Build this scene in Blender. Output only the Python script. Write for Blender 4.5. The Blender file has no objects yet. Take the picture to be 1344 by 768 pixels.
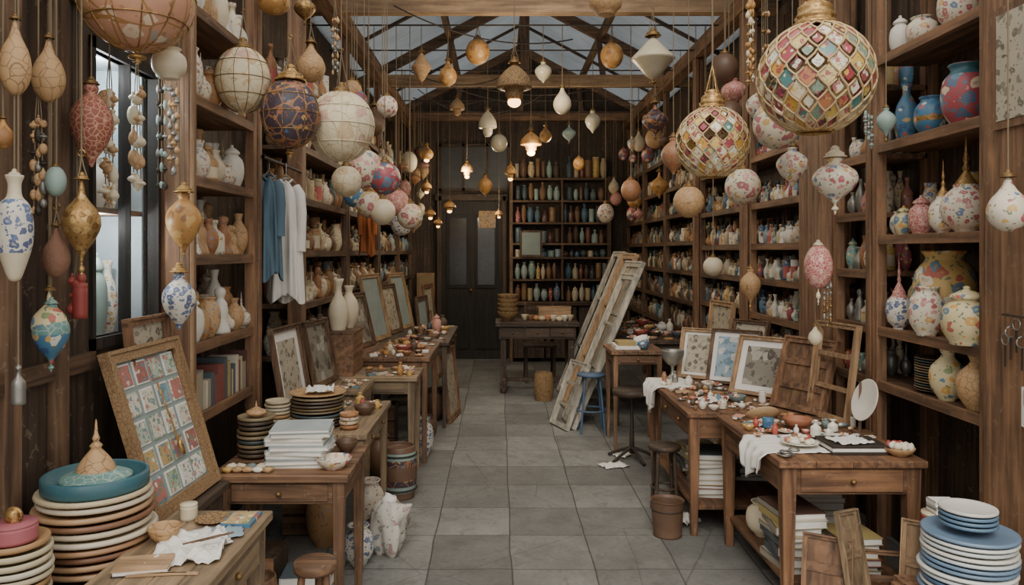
import bpy, bmesh, math, random
from mathutils import Vector, Matrix, noise
R = random.Random(11)
pi = math.pi
def at(px, py, d):            # image pixel px, py projected to an estimated depth d -> world metres
    return Vector(((px-655)*d/1000, d, 1.6-(py-330)*d/1000))
DS=1.
def hx(h):
    o=[]
    rgb_=[int(h[i:i+2],16)/255 for i in (0,2,4)]; l=.3*rgb_[0]+.59*rgb_[1]+.11*rgb_[2]
    for c in rgb_:
        c=l+(c-l)*DS
        c=max(0,min(1,c)); o.append(c/12.92 if c<=.04045 else ((c+.055)/1.055)**2.4)
    return (o[0],o[1],o[2],1)
# ------------------------------------------------------------------ materials
def newmat(name):
    m=bpy.data.materials.new(name); m.use_nodes=True
    return m,m.node_tree,m.node_tree.nodes['Principled BSDF']
def N(nt,t,**k):
    n=nt.nodes.new(t)
    for a,b in k.items(): setattr(n,a,b)
    return n
def ramp(nt,fac,cols,const=True,lo=0.,hi=1.):
    r=N(nt,'ShaderNodeValToRGB'); e=r.color_ramp
    e.interpolation='CONSTANT' if const else 'LINEAR'
    n=len(cols)
    while len(e.elements)<n: e.elements.new(.5)
    for i,c in enumerate(cols):
        e.elements[i].position = (i/n if const else lo+(hi-lo)*i/max(1,n-1))
    for i,c in enumerate(cols): e.elements[i].color=hx(c)
    nt.links.new(fac,r.inputs[0]); return r.outputs[0]
def mixc(nt,fac,a,b,blend='MIX'):
    m=N(nt,'ShaderNodeMix',data_type='RGBA',blend_type=blend)
    for s,v in ((m.inputs[0],fac),(m.inputs[6],a),(m.inputs[7],b)):
        if isinstance(v,bpy.types.NodeSocket): nt.links.new(v,s)
        else: s.default_value=v
    return m.outputs[2]
def mth(nt,op,a,b):
    m=N(nt,'ShaderNodeMath',operation=op)
    for s,v in ((m.inputs[0],a),(m.inputs[1],b)):
        if isinstance(v,bpy.types.NodeSocket): nt.links.new(v,s)
        else: s.default_value=v
    return m.outputs[0]
def objco(nt,scale=None):
    t=N(nt,'ShaderNodeTexCoord').outputs['Object']
    if scale is None: return t
    mp=N(nt,'ShaderNodeMapping'); mp.inputs['Scale'].default_value=scale
    nt.links.new(t,mp.inputs[0]); return mp.outputs[0]
def noiz(nt,co,scale,detail=4,dist=0.):
    n=N(nt,'ShaderNodeTexNoise'); n.inputs['Scale'].default_value=scale
    n.inputs['Detail'].default_value=detail; n.inputs['Distortion'].default_value=dist
    nt.links.new(co,n.inputs['Vector']); return n.outputs['Fac'],n.outputs['Color']
def grime(nt,col,co,scale=7,amt=.35):
    f,_=noiz(nt,co,scale,6)
    v=mth(nt,'ADD',mth(nt,'MULTIPLY',f,amt*2),1-amt)
    c=N(nt,'ShaderNodeHueSaturation'); nt.links.new(v,c.inputs['Value']); nt.links.new(col,c.inputs['Color'])
    return c.outputs[0]
def bump(nt,bs,h,st=.3,dist=.01):
    b=N(nt,'ShaderNodeBump'); b.inputs['Strength'].default_value=st; b.inputs['Distance'].default_value=dist
    nt.links.new(h,b.inputs['Height']); nt.links.new(b.outputs[0],bs.inputs['Normal'])
def rgb(nt,h):
    r=N(nt,'ShaderNodeRGB'); r.outputs[0].default_value=hx(h); return r.outputs[0]
def flowers(nt,col,cols,scale,thr,co,leaf='5d7a5a'):
    _,nc=noiz(nt,co,scale*1.3,2)
    ad=N(nt,'ShaderNodeVectorMath',operation='MULTIPLY_ADD')
    nt.links.new(nc,ad.inputs[0]); ad.inputs[1].default_value=(.9/scale,)*3; nt.links.new(co,ad.inputs[2])
    for s,t,cc in ((scale*1.9,thr*.62,[leaf]),(scale,thr,cols)):
        v=N(nt,'ShaderNodeTexVoronoi'); v.inputs['Scale'].default_value=s
        nt.links.new(ad.outputs[0],v.inputs['Vector'])
        mk=mth(nt,'LESS_THAN',v.outputs['Distance'],t)
        if len(cc)>1:
            sp=N(nt,'ShaderNodeSeparateColor'); nt.links.new(v.outputs['Color'],sp.inputs[0])
            fc=ramp(nt,sp.outputs[0],cc)
        else: fc=rgb(nt,cc[0])
        ctr=mth(nt,'GREATER_THAN',v.outputs['Distance'],t*.4)
        col=mixc(nt,mth(nt,'MULTIPLY',mk,mth(nt,'ADD',mth(nt,'MULTIPLY',ctr,.45),.45)),col,fc)
    return col
def lines(nt,col,h,scale,w,co):
    v=N(nt,'ShaderNodeTexVoronoi',feature='DISTANCE_TO_EDGE'); v.inputs['Scale'].default_value=scale
    nt.links.new(co,v.inputs['Vector'])
    return mixc(nt,mth(nt,'LESS_THAN',v.outputs['Distance'],w),col,rgb(nt,h)),v.outputs['Distance']
def M(name,cols,rough=.45,metal=0.,fl=None,fs=25,ft=.4,ln=None,ls=30,lw=.06,g=.25,gs=9,bmp=.15,leaf='5d7a5a',emit=0,trans=0):
    m,nt,bs=newmat(name); co=objco(nt)
    if isinstance(cols,str): col=rgb(nt,cols)
    else:
        geo=N(nt,'ShaderNodeNewGeometry'); col=ramp(nt,geo.outputs['Random Per Island'],cols)
    if fl: col=flowers(nt,col,fl,fs*1.4,ft,co,leaf)
    hgt=None
    if ln: col,hgt=lines(nt,col,ln,ls,lw,co)
    col=grime(nt,col,co,gs,g)
    col=mixc(nt,mth(nt,'MULTIPLY',noiz(nt,co,gs*2.2,8,.5)[0],.26),col,rgb(nt,'80694c'))   # dust / patina
    nt.links.new(col,bs.inputs['Base Color'])
    f,_=noiz(nt,co,gs*6,3)
    if bmp: bump(nt,bs,hgt if hgt else f,bmp,.004)
    bs.inputs['Roughness'].default_value=min(1,rough+.1); bs.inputs['Metallic'].default_value=metal
    if emit:
        nt.links.new(col,bs.inputs['Emission Color']); bs.inputs['Emission Strength'].default_value=emit
    if trans: bs.inputs['Transmission Weight'].default_value=trans
    return m
WOODS={}
def W(name,axis='Z'):
    global DS
    k=name+axis
    if k in WOODS: return WOODS[k]
    c={'dark':('30251d','594635'),'post':('422f22','785b42'),'mid':('533c2a','90694a'),'lite':('806448','b4916a'),
       'grey':('645340','a08664'),'pale':('8a8478','b5ad9c'),'red':('503524','8c6342'),'black':('1a1713','332b23')}[name]
    sv=DS; DS=.95
    m,nt,bs=newmat('wood_'+k)
    sc={'X':(1.5,22,22),'Y':(22,1.5,22),'Z':(22,22,1.5)}[axis]
    co=objco(nt,sc); f,_=noiz(nt,co,1.6,8,.6)
    col=ramp(nt,f,list(c),False,.32,.68)
    geo=N(nt,'ShaderNodeNewGeometry')
    v=mth(nt,'ADD',mth(nt,'MULTIPLY',geo.outputs['Random Per Island'],.4),.8)
    hs=N(nt,'ShaderNodeHueSaturation'); nt.links.new(v,hs.inputs['Value']); nt.links.new(col,hs.inputs['Color'])
    col=grime(nt,hs.outputs[0],objco(nt),3,.5); col=grime(nt,col,objco(nt),17,.25)
    sp=mth(nt,'GREATER_THAN',noiz(nt,objco(nt),26,3,1.)[0],.66)      # scuffs
    col=mixc(nt,mth(nt,'MULTIPLY',sp,.35),col,rgb(nt,'96836a' if name!='black' else '3a322a'))
    nt.links.new(col,bs.inputs['Base Color']); bs.inputs['Roughness'].default_value=.66
    bump(nt,bs,f,.5,.005)
    DS=sv; WOODS[k]=m; return m
DS=.88
GOLD=M('aged_gold','b98d4c',.35,.65,g=.3,fl=['8a6232','dcb470'],fs=30,leaf='7a5430')
BRASS=M('old_brass','8c6a3a',.4,.7)
IRON=M('dark_iron','3a3634',.5,.6)
CORD=M('jute_cord','7d6a4f',.8)
CREAM=M('cream_glaze','e0cfac',.35,g=.22)
WHITE=M('white_glaze','e8e2d2',.3,g=.15)
PAPER=M('white_paper','eeeae0',.8,g=.1)
LINEN=M('white_linen','f0ebe0',.85,g=.1,gs=5)
TAN=M('tan_clay','c79a66',.5,ln='8f6a42',ls=30,lw=.025)
AMBER=M('amber_glaze','c48a42',.35,fl=['d8a860','96602c'],fs=14,leaf='a8783a')
ROSE=M('floral_rose',"e6d8be",.35,fl=['c2485a','d99088','4f7aa8','dba84a','b34a4a'],fs=21,ft=.4)
ROSEBIG=M('floral_globe',"decdb0",.4,fl=['bd5560','d9968c','5f94a0','cfa050','a8505a','c9b070'],fs=14,ft=.46,g=.25)
MOON=M('ivory_parchment','e0cfa8',.6,fl=['cfae80','d8bc8e','cc9c8c'],fs=8,ft=.4,ln='a88a5e',ls=14,lw=.01,leaf='c4b084')
BLUEW=M('blue_white_china','e2dac8',.3,fl=['274a86','3568a5','3f669f'],fs=26,ft=.43,leaf='345890')
BLUE=M('blue_enamel','3478a0',.35,fl=['e0d8c0','24558a','c0584a','d9a850'],fs=20,ft=.4)
REDB=M('red_blue_enamel','b04450',.35,fl=['3b86a2','e0c9a0','2c6f92','d88a80'],fs=14,ft=.5,leaf='347a92')
YEL=M('yellow_floral','d9b060',.35,fl=['c8544a','4f85a2','e5dcc8','cf6f42'],fs=11,ft=.44)
YELC=M('cream_yellow_floral','e0cd98',.35,fl=['c8504a','3f7fa2','dfa040','7a9a5a'],fs=16,ft=.42)
DARKP=M('dark_mosaic','352c40',.4,fl=['b0503c','c08850','42688a','c9a060'],fs=20,ft=.38,ln='a0683f',ls=14,lw=.04,leaf='9a4634')
HONEY=M('red_honeycomb','9c4e3a',.5,ln='cc9478',ls=60,lw=.06,bmp=.8)
PINKH=M('pink_honeycomb','c46468',.45,ln='e0c0a0',ls=70,lw=.05,fl=['d99898','b03f50','e0bca8'],fs=30,leaf='b08070')
TEAL=M('teal_glaze','246472',.35,g=.35); TURQ=M('turquoise_speckle','5d928c',.4,ln='a6b8a8',ls=40,lw=.04)
CELA=M('celadon_glaze','94aea4',.35,g=.3)
PEACH=M('peach_gilt','cc906e',.45,fl=['e0c8a8','c0785a','c0984f','a09a90'],fs=12,ft=.42,ln='a9743a',ls=10,lw=.03,leaf='a87a5a')
ROUGH=M('rough_terracotta','8c5f48',.7,bmp=.6,g=.4,gs=20)
BROWN=M('brown_stoneware','5f4230',.4,g=.4)
REDL=M('red_lacquer','a83834',.4)
PLATES=M('plate_stack_glazes',['d2c2a2','ae704c','96353f','cfbb94','85583c','bd946a','d8cab0','8a2a32','b0825a'],.32)
PLATESB=M('blue_white_plates',['e0e0d8','4a7090','ddd9cc','6a8aa8','c8d0d0','42658a'],.3)
PLATESK=M('dark_bowl_glazes',['75603e','3a4f52','8a7452','4f4234','8a7858','344c50'],.35)
MTAN=M('tan_pottery_mix',['cfa470','e4d4b2','bb8a56','e0d0b8','aa6e44','dcc8a0','e9e2d0','bb8048'],.4,fl=['a5543a','7a8aa0','b98440'],fs=35,ft=.33)
MCOL=M('bright_pottery_mix',['e2d8c2','4f8aae','b8505a','d8ae54','e6dfcc','d88a7a','3a6a98','dcc08e','80a898','ae4440','d8c8a8'],.32,fl=['c4584a','3f7fa0','d9a23a','ece0c8'],fs=32,ft=.38)
MGLS=M('bottle_glass_mix',['446a80','8ba3ad','6b4a34','80483c','38505a','b3a88c','4a7088','8a6440','a0b0ac','64403a','4c6c78','c4b89c','2e4048'],.2,g=.3)
MDRK=M('dark_pottery_mix',['4a3828','7f5a3c','957850','5a6a70','b09a70','704a3c','3c4e56','bda67c','906840'],.4)
MTRK=M('trinket_mix',['dcd0b8','c88858','b8504a','eae6d8','5f88a0','8a6040','d2a650','e6d8c0','708480','dc9a84','f0ead8','5f4838'],.45,g=.3,gs=30)
MSHELL=M('shell_and_sweet_mix',['d88a5c','bc4c3c','ecdec6','deb07a','aa3c3a','eee6d4','cc7468','c89a4a','f0e8d6'],.45,g=.3,gs=40)
BOOKS=M('book_cover_mix',['d2c8b0','8a423c','c2b490','485a64','b09858','80583c','dcd2be','5f3c34','9c9480'],.6)
CARDS=M('stamp_card_mix',['dcd4be','7a9fae','c0726a','b6c2ae','e6dfcc','c4a468','8ab0bc','a8605a','e8e2d4','a4b89c'],.6,fl=['5a8a9a','c07464','e6dec8','6a8a66'],fs=34,ft=.42)
BOARD=M('mounting_board','8fa09c',.8); ENGR=M('old_engraving','b9ae96',.5,fl=['66604f','857e6c','555046'],fs=16,ft=.36,leaf='757060')
BLUEPRT=M('blue_print','96b2c4',.4,fl=['4f7692','dcd8cc','6a90a8'],fs=12,ft=.45); PHOTO=M('old_photograph','8c8678',.4,fl=['45413a','b9b2a2','625c52'],fs=9,ft=.42,leaf='55504a')
GOLDFR=M('gilt_wood_frame','a07c52',.5,ln='7a5836',ls=60,lw=.05,bmp=.5,g=.4)
DENIM=M('blue_cotton','54788c',.85,g=.2); ORNG=M('orange_cotton','b8642f',.85)
GLOW=M('lit_glass_bulb','ffc070',.3,emit=7,g=.05,bmp=0)
BUBBLE=M('frosted_glass','c8bc9c',.2,g=.25)
WICK=M('wicker','a07a48',.7,ln='5f4528',ls=70,lw=.1,bmp=.9)
LATT=M('lattice_gilt','ceae7a',.45,g=.25)
GPATCH=M('mosaic_glass',['a83044','d89c38','e6dabc','c05c64','e2c47c','468888','a83848','e6d0a4','c8784a','dcb454','6e3440','e8dfc6','809c86'],.22,g=.2,fl=['c8505a','e4b850','ece2c8','a83a4a'],fs=30,ft=.42)
STEEL=M('tin_metal','9a9890',.35,.7); BLUEM=M('blue_painted_metal','3c5f80',.5)
PLATEC=M('cream_plates',['ddd2b8','ccb68e','d2c29c','bb8e5c'],.32)
BAR=M('striped_barrel','6f4e3a',.4,g=.35)
WINBACK=M('pale_backdrop','b4c4ca',.8); DARKGLASS=M('dark_glass','161a1c',.1,g=.1,bmp=0)
LABEL=M('aged_label',['e2d8bc','d8c8a0','c8605a','e8e0cc','d0b878'],.7)
# ------------------------------------------------------------------ mesh builder
class B:
    def __init__(s,name): s.name=name; s.v=[]; s.f=[]; s.mi=[]; s.sm=[]; s.mats=[]; s.X=Matrix.Identity(4)
    def mid(s,m):
        if m not in s.mats: s.mats.append(m)
        return s.mats.index(m)
    def add(s,vs,fs,m,smooth=False):
        o=len(s.v); s.v+= [s.X@Vector(v) for v in vs]; k=s.mid(m)
        for f in fs: s.f.append([i+o for i in f]); s.mi.append(k); s.sm.append(smooth)
    def box(s,x0,x1,y0,y1,z0,z1,m,t=(0,0)):
        if isinstance(m,str):
            d=[abs(x1-x0),abs(y1-y0),abs(z1-z0)]; m=W(m,'XYZ'[d.index(max(d))])
        a,b=t  # taper at bottom
        vs=[(x0+a,y0+b,z0),(x1-a,y0+b,z0),(x1-a,y1-b,z0),(x0+a,y1-b,z0),(x0,y0,z1),(x1,y0,z1),(x1,y1,z1),(x0,y1,z1)]
        s.add(vs,[(0,3,2,1),(4,5,6,7),(0,1,5,4),(1,2,6,5),(2,3,7,6),(3,0,4,7)],m)
    def beam(s,p,q,w,h,m):
        p=Vector(p);q=Vector(q);d=q-p;L=d.length
        rot=d.to_track_quat('X','Z').to_matrix().to_4x4(); old=s.X
        s.X=old@Matrix.Translation(p)@rot; 
        s.box(0,L,-w/2,w/2,-h/2,h/2,W(m,'XYZ'[max(range(3),key=lambda i:abs(d[i]))]) if isinstance(m,str) else m); s.X=old
    def lathe(s,prof,loc,m,r=1.,h=1.,seg=16,mats=None,wob=None,ax=None):
        loc=Vector(loc); vs=[];fs=[]; n=len(prof)
        for (a,z) in prof:
            for j in range(seg):
                t=2*pi*j/seg; rr=max(a,.0005)*r
                if wob: rr*=1+wob(t,z)
                vs.append(loc+Vector((rr*math.cos(t),rr*math.sin(t),z*h)))
        for i in range(n-1):
            for j in range(seg):
                k=(j+1)%seg; fs.append((i*seg+j,i*seg+k,(i+1)*seg+k,(i+1)*seg+j))
        s.add(vs,fs,m,True)
        if mats:
            base=len(s.mi)-len(fs)
            for (z0,z1,mm) in mats:
                k=s.mid(mm)
                for i in range(n-1):
                    zc=(prof[i][1]+prof[i+1][1])/2
                    if z0<=zc<=z1:
                        for j in range(seg): s.mi[base+i*seg+j]=k
    def tube(s,pts,r,m,seg=6):
        pts=[Vector(p) for p in pts]; vs=[];fs=[]
        for i,p in enumerate(pts):
            d=(pts[min(i+1,len(pts)-1)]-pts[max(i-1,0)]).normalized()
            u=d.cross(Vector((0,0,1)) if abs(d.z)<.9 else Vector((1,0,0))).normalized(); w=d.cross(u)
            rr=r[i] if isinstance(r,(list,tuple)) else r
            for j in range(seg):
                t=2*pi*j/seg; vs.append(p+(u*math.cos(t)+w*math.sin(t))*rr)
        for i in range(len(pts)-1):
            for j in range(seg):
                k=(j+1)%seg; fs.append((i*seg+j,i*seg+k,(i+1)*seg+k,(i+1)*seg+j))
        s.add(vs,fs,m,True)
    def torus(s,loc,R_,r,m,seg=24,sg=6,axis='Z'):
        pts=[]
        for i in range(seg+1):
            t=2*pi*i/seg; c,sn=R_*math.cos(t),R_*math.sin(t)
            pts.append(Vector(loc)+Vector({'Z':(c,sn,0),'X':(0,c,sn),'Y':(c,0,sn)}[axis]))
        s.tube(pts,r,m,sg)
    def blob(s,loc,rx,ry,rz,m,seg=10,amp=.2,seed=0.):
        vs=[];fs=[];n=7
        for i in range(n):
            ph=pi*i/(n-1)
            for j in range(seg):
                t=2*pi*j/seg; p=Vector((math.sin(ph)*math.cos(t),math.sin(ph)*math.sin(t),-math.cos(ph)))
                k=1+amp*noise.noise(p*1.7+Vector((seed,seed*2,0)))*2
                vs.append((loc[0]+p.x*rx*k,loc[1]+p.y*ry*k,loc[2]+rz+p.z*rz*k if i else loc[2]))
        for i in range(n-1):
            for j in range(seg):
                k=(j+1)%seg; fs.append((i*seg+j,i*seg+k,(i+1)*seg+k,(i+1)*seg+j))
        s.add(vs,fs,m,True)
    def done(s,bevel=0.,thick=0.):
        me=bpy.data.meshes.new(s.name)
        xs=[v.x for v in s.v]; ys=[v.y for v in s.v]; zs=[v.z for v in s.v]
        o=Vector(((min(xs)+max(xs))/2,(min(ys)+max(ys))/2,min(zs)))
        me.from_pydata([v-o for v in s.v],[],s.f)
        for m in s.mats: me.materials.append(m)
        me.polygons.foreach_set('material_index',s.mi); me.polygons.foreach_set('use_smooth',s.sm)
        me.update()
        ob=bpy.data.objects.new(s.name,me); ob.location=o; bpy.context.scene.collection.objects.link(ob)
        if bevel:
            b=ob.modifiers.new('bevel','BEVEL'); b.width=bevel; b.segments=1; b.limit_method='ANGLE'
        if thick:
            b=ob.modifiers.new('solid','SOLIDIFY'); b.thickness=thick; b.offset=0
        return ob
def sm(p,n=3):
    o=[]
    for i in range(len(p)-1):
        a=p[max(i-1,0)];b=p[i];c=p[i+1];d=p[min(i+2,len(p)-1)]
        for k in range(n):
            t=k/n
            o.append(tuple(max(0,.5*(2*b[q]+(c[q]-a[q])*t+(2*a[q]-5*b[q]+4*c[q]-d[q])*t*t+(3*b[q]-a[q]-3*c[q]+d[q])*t**3)) for q in (0,1)))
    o.append(p[-1]); return o
P={}
P['globe']=[(math.sin(pi*i/16),(1-math.cos(pi*i/16))/2) for i in range(17)]
P['urn']=sm([(0,0),(.1,.02),(.22,.1),(.72,.28),(1,.5),(.9,.68),(.5,.82),(.28,.88),(.34,.94),(.22,1),(0,1)])
P['onion']=sm([(0,0),(.08,.02),(.15,.1),(.62,.25),(.96,.4),(1,.5),(.85,.62),(.42,.74),(.2,.82),(.13,.92),(.05,1),(0,1)])
P['bell']=sm([(0,0),(.25,.02),(.5,.12),(.55,.3),(.95,.33),(1,.4),(.88,.62),(.42,.85),(.16,.94),(.12,1),(0,1)],2)
P['cone']=sm([(0,0),(.3,.08),(.6,.25),(.97,.44),(1,.5),(.68,.66),(.3,.86),(.1,.97),(0,1)],2)
P['pear']=sm([(0,0),(.35,.02),(.8,.15),(1,.36),(.82,.58),(.45,.74),(.25,.86),(.15,.96),(0,1)])
P['amph']=sm([(0,0),(.3,.02),(.55,.12),(.95,.35),(1,.55),(.8,.72),(.42,.8),(.36,.92),(.5,1),(0,1)])
P['vase']=sm([(0,0),(.48,0),(.5,.03),(.86,.22),(1,.44),(.86,.64),(.42,.8),(.34,.88),(.5,1),(.42,1),(.26,.9),(0,.88)],2)
P['bottle']=[(0,0),(.9,0),(1,.03),(1,.12),(1,.42),(1,.52),(.9,.6),(.6,.68),(.36,.74),(.3,.8),(.3,.9),(.4,.91),(.4,1),(0,1)]
P['slim']=sm([(0,0),(.7,0),(.75,.05),(1,.3),(.85,.5),(.4,.68),(.3,.85),(.55,1),(0,.98)],2)
P['jar']=sm([(0,0),(.6,0),(.65,.04),(.95,.25),(1,.48),(.85,.66),(.55,.74),(.56,.78),(.66,.79),(.6,.85),(.25,.92),(.12,.94),(.15,.98),(0,1)],2)
P['pot']=sm([(0,0),(.5,0),(.55,.05),(.9,.25),(1,.5),(.9,.75),(.62,.88),(.6,.94),(.72,1),(.62,1),(.5,.9),(0,.86)],2)
P['spire']=sm([(0,0),(.45,0),(.42,.03),(.8,.1),(1,.24),(.88,.38),(.5,.47),(.5,.5),(.42,.52),(.2,.6),(.1,.64),(.15,.67),(.07,.72),(.12,.76),(.05,.85),(.03,.97),(0,1)],2)
P['fig']=sm([(0,0),(.8,0),(1,.06),(.7,.3),(.8,.5),(.55,.68),(.35,.74),(.52,.84),(.48,.94),(0,1)],2)
P['tin']=[(0,0),(1,0),(1,.15),(1,.7),(1,.85),(.96,.86),(1,.88),(1,1),(0,1)]
P['bowl']=sm([(0,0),(.45,0),(.5,.1),(.85,.5),(1,1),(.95,1),(.8,.55),(.4,.2),(0,.15)],2)
P['plate']=[(0,0),(.55,0),(.62,.2),(1,.8),(1,1),(.96,1),(.62,.45),(0,.4)]
P['dish']=sm([(0,0),(.6,0),(.68,.08),(.95,.38),(1,.62),(.985,.85),(.94,.9),(.6,.5),(0,.45)],2)
P['barrel']=sm([(0,0),(.8,0),(.82,.03),(.96,.25),(1,.5),(.96,.75),(.84,.97),(.78,.97),(.76,.9),(0,.88)],2)
P['spindle']=sm([(0,0),(.2,.03),(.15,.12),(.5,.2),(.25,.3),(.9,.42),(1,.55),(.6,.7),(.25,.78),(.45,.86),(.15,.94),(0,1)],2)
SMALL=['vase','bottle','slim','jar','pot','fig','spire','bottle','vase','tin']
# ------------------------------------------------------------------ room shell
XL,XR=-1.3,1.9; DEP=.3; EAVE=3.62; YB=11.4; XC=.3; RIDGE=4.55
def roofz(x): return EAVE+(RIDGE-EAVE)*(1-abs(x-XC)/1.75)
b=B('floor'); 
m,nt,bs=newmat('stone_slabs')
co=objco(nt); br=N(nt,'ShaderNodeTexBrick'); br.offset=.0; br.squash=1
for k,v in (('Scale',1.),('Mortar Size',.0045),('Mortar Smooth',.5),('Brick Width',.42),('Row Height',.46),('Bias',-.1)): br.inputs[k].default_value=v
br.inputs['Color1'].default_value=hx('6a6862'); br.inputs['Color2'].default_value=hx('898780'); br.inputs['Mortar'].default_value=hx('4c4943')
_,nc=noiz(nt,co,1.8,4); ad=N(nt,'ShaderNodeVectorMath',operation='MULTIPLY_ADD'); nt.links.new(nc,ad.inputs[0]); ad.inputs[1].default_value=(.035,.035,0); nt.links.new(co,ad.inputs[2])
nt.links.new(ad.outputs[0],br.inputs['Vector'])
c=grime(nt,br.outputs['Color'],co,1.6,.42); c=grime(nt,c,co,7,.32); c=grime(nt,c,co,45,.25)
sp=mth(nt,'GREATER_THAN',noiz(nt,co,9,8,1.2)[0],.6); c=mixc(nt,mth(nt,'MULTIPLY',sp,.3),c,rgb(nt,'54504a'))
cr_=N(nt,'ShaderNodeTexVoronoi',feature='DISTANCE_TO_EDGE'); cr_.inputs['Scale'].default_value=1.1; nt.links.new(ad.outputs[0],cr_.inputs['Vector'])
c=mixc(nt,mth(nt,'MULTIPLY',mth(nt,'LESS_THAN',cr_.outputs['Distance'],.003),.5),c,rgb(nt,'45423c'))
nt.links.new(c,bs.inputs['Base Color']); f,_=noiz(nt,co,30,6)
hh=mth(nt,'SUBTRACT',mth(nt,'MULTIPLY',f,.4),br.outputs['Fac']); bump(nt,bs,hh,.6,.008)
f2,_=noiz(nt,co,3,4); nt.links.new(mth(nt,'ADD',mth(nt,'MULTIPLY',f2,.4),.5),bs.inputs['Roughness'])
b.box(-6,7,-4,YB+.3,-.1,0,m); b.done()
def planks(b,side,x0,x1,y0,y1,z0,z1,w,m):
    y=y0
    while y<y1-1e-3:
        b.box(x0,x1,y,min(y+w-.004,y1),z0,z1,m); y+=w
b=B('wall_left')
planks(b,0,-1.44,-1.40,.4,2.62,0,EAVE,.14,'dark'); b.box(-1.46,-1.43,.4,2.62,0,EAVE,'dark')
b.box(-1.44,-1.40,2.62,3.12,0,1.3,'dark'); b.box(-1.44,-1.40,2.62,3.12,2.3,EAVE,'dark')
for y in (.9,1.55,2.12,2.36): b.box(-1.40,-1.365,y,y+.06,0,EAVE,'post')
b.box(-1.40,-1.37,.4,3.1,2.42,2.5,'post'); b.box(-1.40,-1.375,.4,2.6,1.2,1.26,'post')
planks(b,0,XL-DEP-.06,XL-DEP-.02,3.12,YB,0,EAVE,.16,'dark'); b.box(XL-DEP-.09,XL-DEP-.05,3.12,YB,0,EAVE,'dark')
b.box(XL-DEP-.06,-1.44,3.1,3.14,0,EAVE,'dark')
b.done()
b=B('window_1')
for a in ((2.6,2.62,1.26,2.34),(3.1,3.12,1.26,2.34),(2.6,3.12,1.26,1.3),(2.6,3.12,2.3,2.34),(2.86,2.868,1.3,2.3)):
    b.box(-1.43,-1.385,*a,W('black'))
GL,nt,bs=newmat('window_glass'); bs.inputs['Base Color'].default_value=hx('7a949c'); bs.inputs['Roughness'].default_value=.05; bs.inputs['Alpha'].default_value=.1
b.add([(-1.41,2.62,1.3),(-1.41,3.1,1.3),(-1.41,3.1,2.3),(-1.41,2.62,2.3)],[(0,1,2,3)],GL); b.done()
b=B('window_display_case')
for z in (1.25,1.74): b.box(-1.64,-1.445,2.62,3.09,z,z+.02,'mid')
b.box(-1.66,-1.64,2.6,3.095,1.2,2.35,WINBACK); b.box(-1.64,-1.445,3.08,3.095,1.2,2.35,WINBACK); b.box(-1.64,-1.445,2.6,2.615,1.2,2.35,WINBACK); b.box(-1.64,-1.445,2.6,3.09,2.33,2.35,WINBACK); b.done()
b=B('pottery_in_window_display')
for z in (1.27,1.76):
    for y in (2.67,2.76,2.85,2.94,3.02): b.lathe(P[R.choice(['spire','vase','bottle','slim','jar'])],(-1.55,y,z),R.choice([MCOL,BLUE,REDL,CELA,WHITE,ROSE]),.036,R.uniform(.2,.4),16)
b.done()
b=B('wall_right'); planks(b,0,XR+DEP+.02,XR+DEP+.06,1.2,YB,0,EAVE,.16,'dark'); b.box(XR+DEP+.05,XR+DEP+.09,1.2,YB,0,EAVE,'dark'); b.done()
b=B('wall_back')
x=-1.66
while x<2.26: b.box(x,min(x+.156,2.27),YB,YB+.04,0,EAVE,'dark'); x+=.16
b.box(-1.66,2.27,YB+.03,YB+.07,0,EAVE,'black')
b.add([(-1.66,YB+.01,EAVE),(2.26,YB+.01,EAVE),(XC,YB+.01,RIDGE+.1)],[(0,1,2)],W('dark'))
b.done()
# roof : translucent weathered panels
RM=bpy.data.materials.new('weathered_roof_panel'); RM.use_nodes=True; nt=RM.node_tree
bs=nt.nodes['Principled BSDF']; tr=N(nt,'ShaderNodeBsdfTranslucent'); mx=N(nt,'ShaderNodeMixShader'); co=objco(nt)
c=grime(nt,rgb(nt,'6c7276'),co,1.2,.5); c=grime(nt,c,objco(nt,(1,6,1)),4,.3); nt.links.new(c,bs.inputs['Base Color']); nt.links.new(c,tr.inputs[0]); bs.inputs['Roughness'].default_value=.5
mx.inputs[0].default_value=.55; nt.links.new(bs.outputs[0],mx.inputs[1]); nt.links.new(tr.outputs[0],mx.inputs[2]); nt.links.new(mx.outputs[0],nt.nodes['Material Output'].inputs[0])
b=B('ceiling')
for s in (-1,1):
    xe=XC+s*2.0
    b.add([(xe,5,roofz(xe)+.06),(xe,YB+.05,roofz(xe)+.06),(XC,YB+.05,RIDGE+.06),(XC,5,RIDGE+.06)],[(0,1,2,3)],RM)
b.done()
b=B('trim_1')   # purlins and ribs carrying the roof
for k in (0,.5):
    for s in (-1,1):
        x=XC+s*1.75*(1-k) ; b.box(x-.03,x+.03,5,YB,roofz(x)-.05,roofz(x)+.04,'post')
b.box(XC-.04,XC+.04,5,YB,RIDGE-.08,RIDGE+.04,'post')
y=5.2
while y<YB:
    for s in (-1,1): b.beam((XC+s*1.95,y,roofz(XC+s*1.95)+.03),(XC,y,RIDGE+.03),.035,.03,'dark')
    y+=1.2
b.done()
for i,y in enumerate((6.1,8.8,11.1)):
    b=B('roof_truss'); 
    b.box(-1.62,2.22,y-.05,y+.05,3.5,3.63,'lite' if i<2 else 'mid')
    for s in (-1,1):
        b.beam((XC+s*1.75,y,EAVE+.02),(XC,y,RIDGE),.08,.12,'post'); b.beam((XC+s*.9,y,3.63),(XC+s*.85,y,roofz(XC+s*.85)-.04),.06,.06,'post')
    b.box(XC-.05,XC+.05,y-.03,y+.03,3.63,RIDGE-.04,'post'); b.done()
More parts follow.
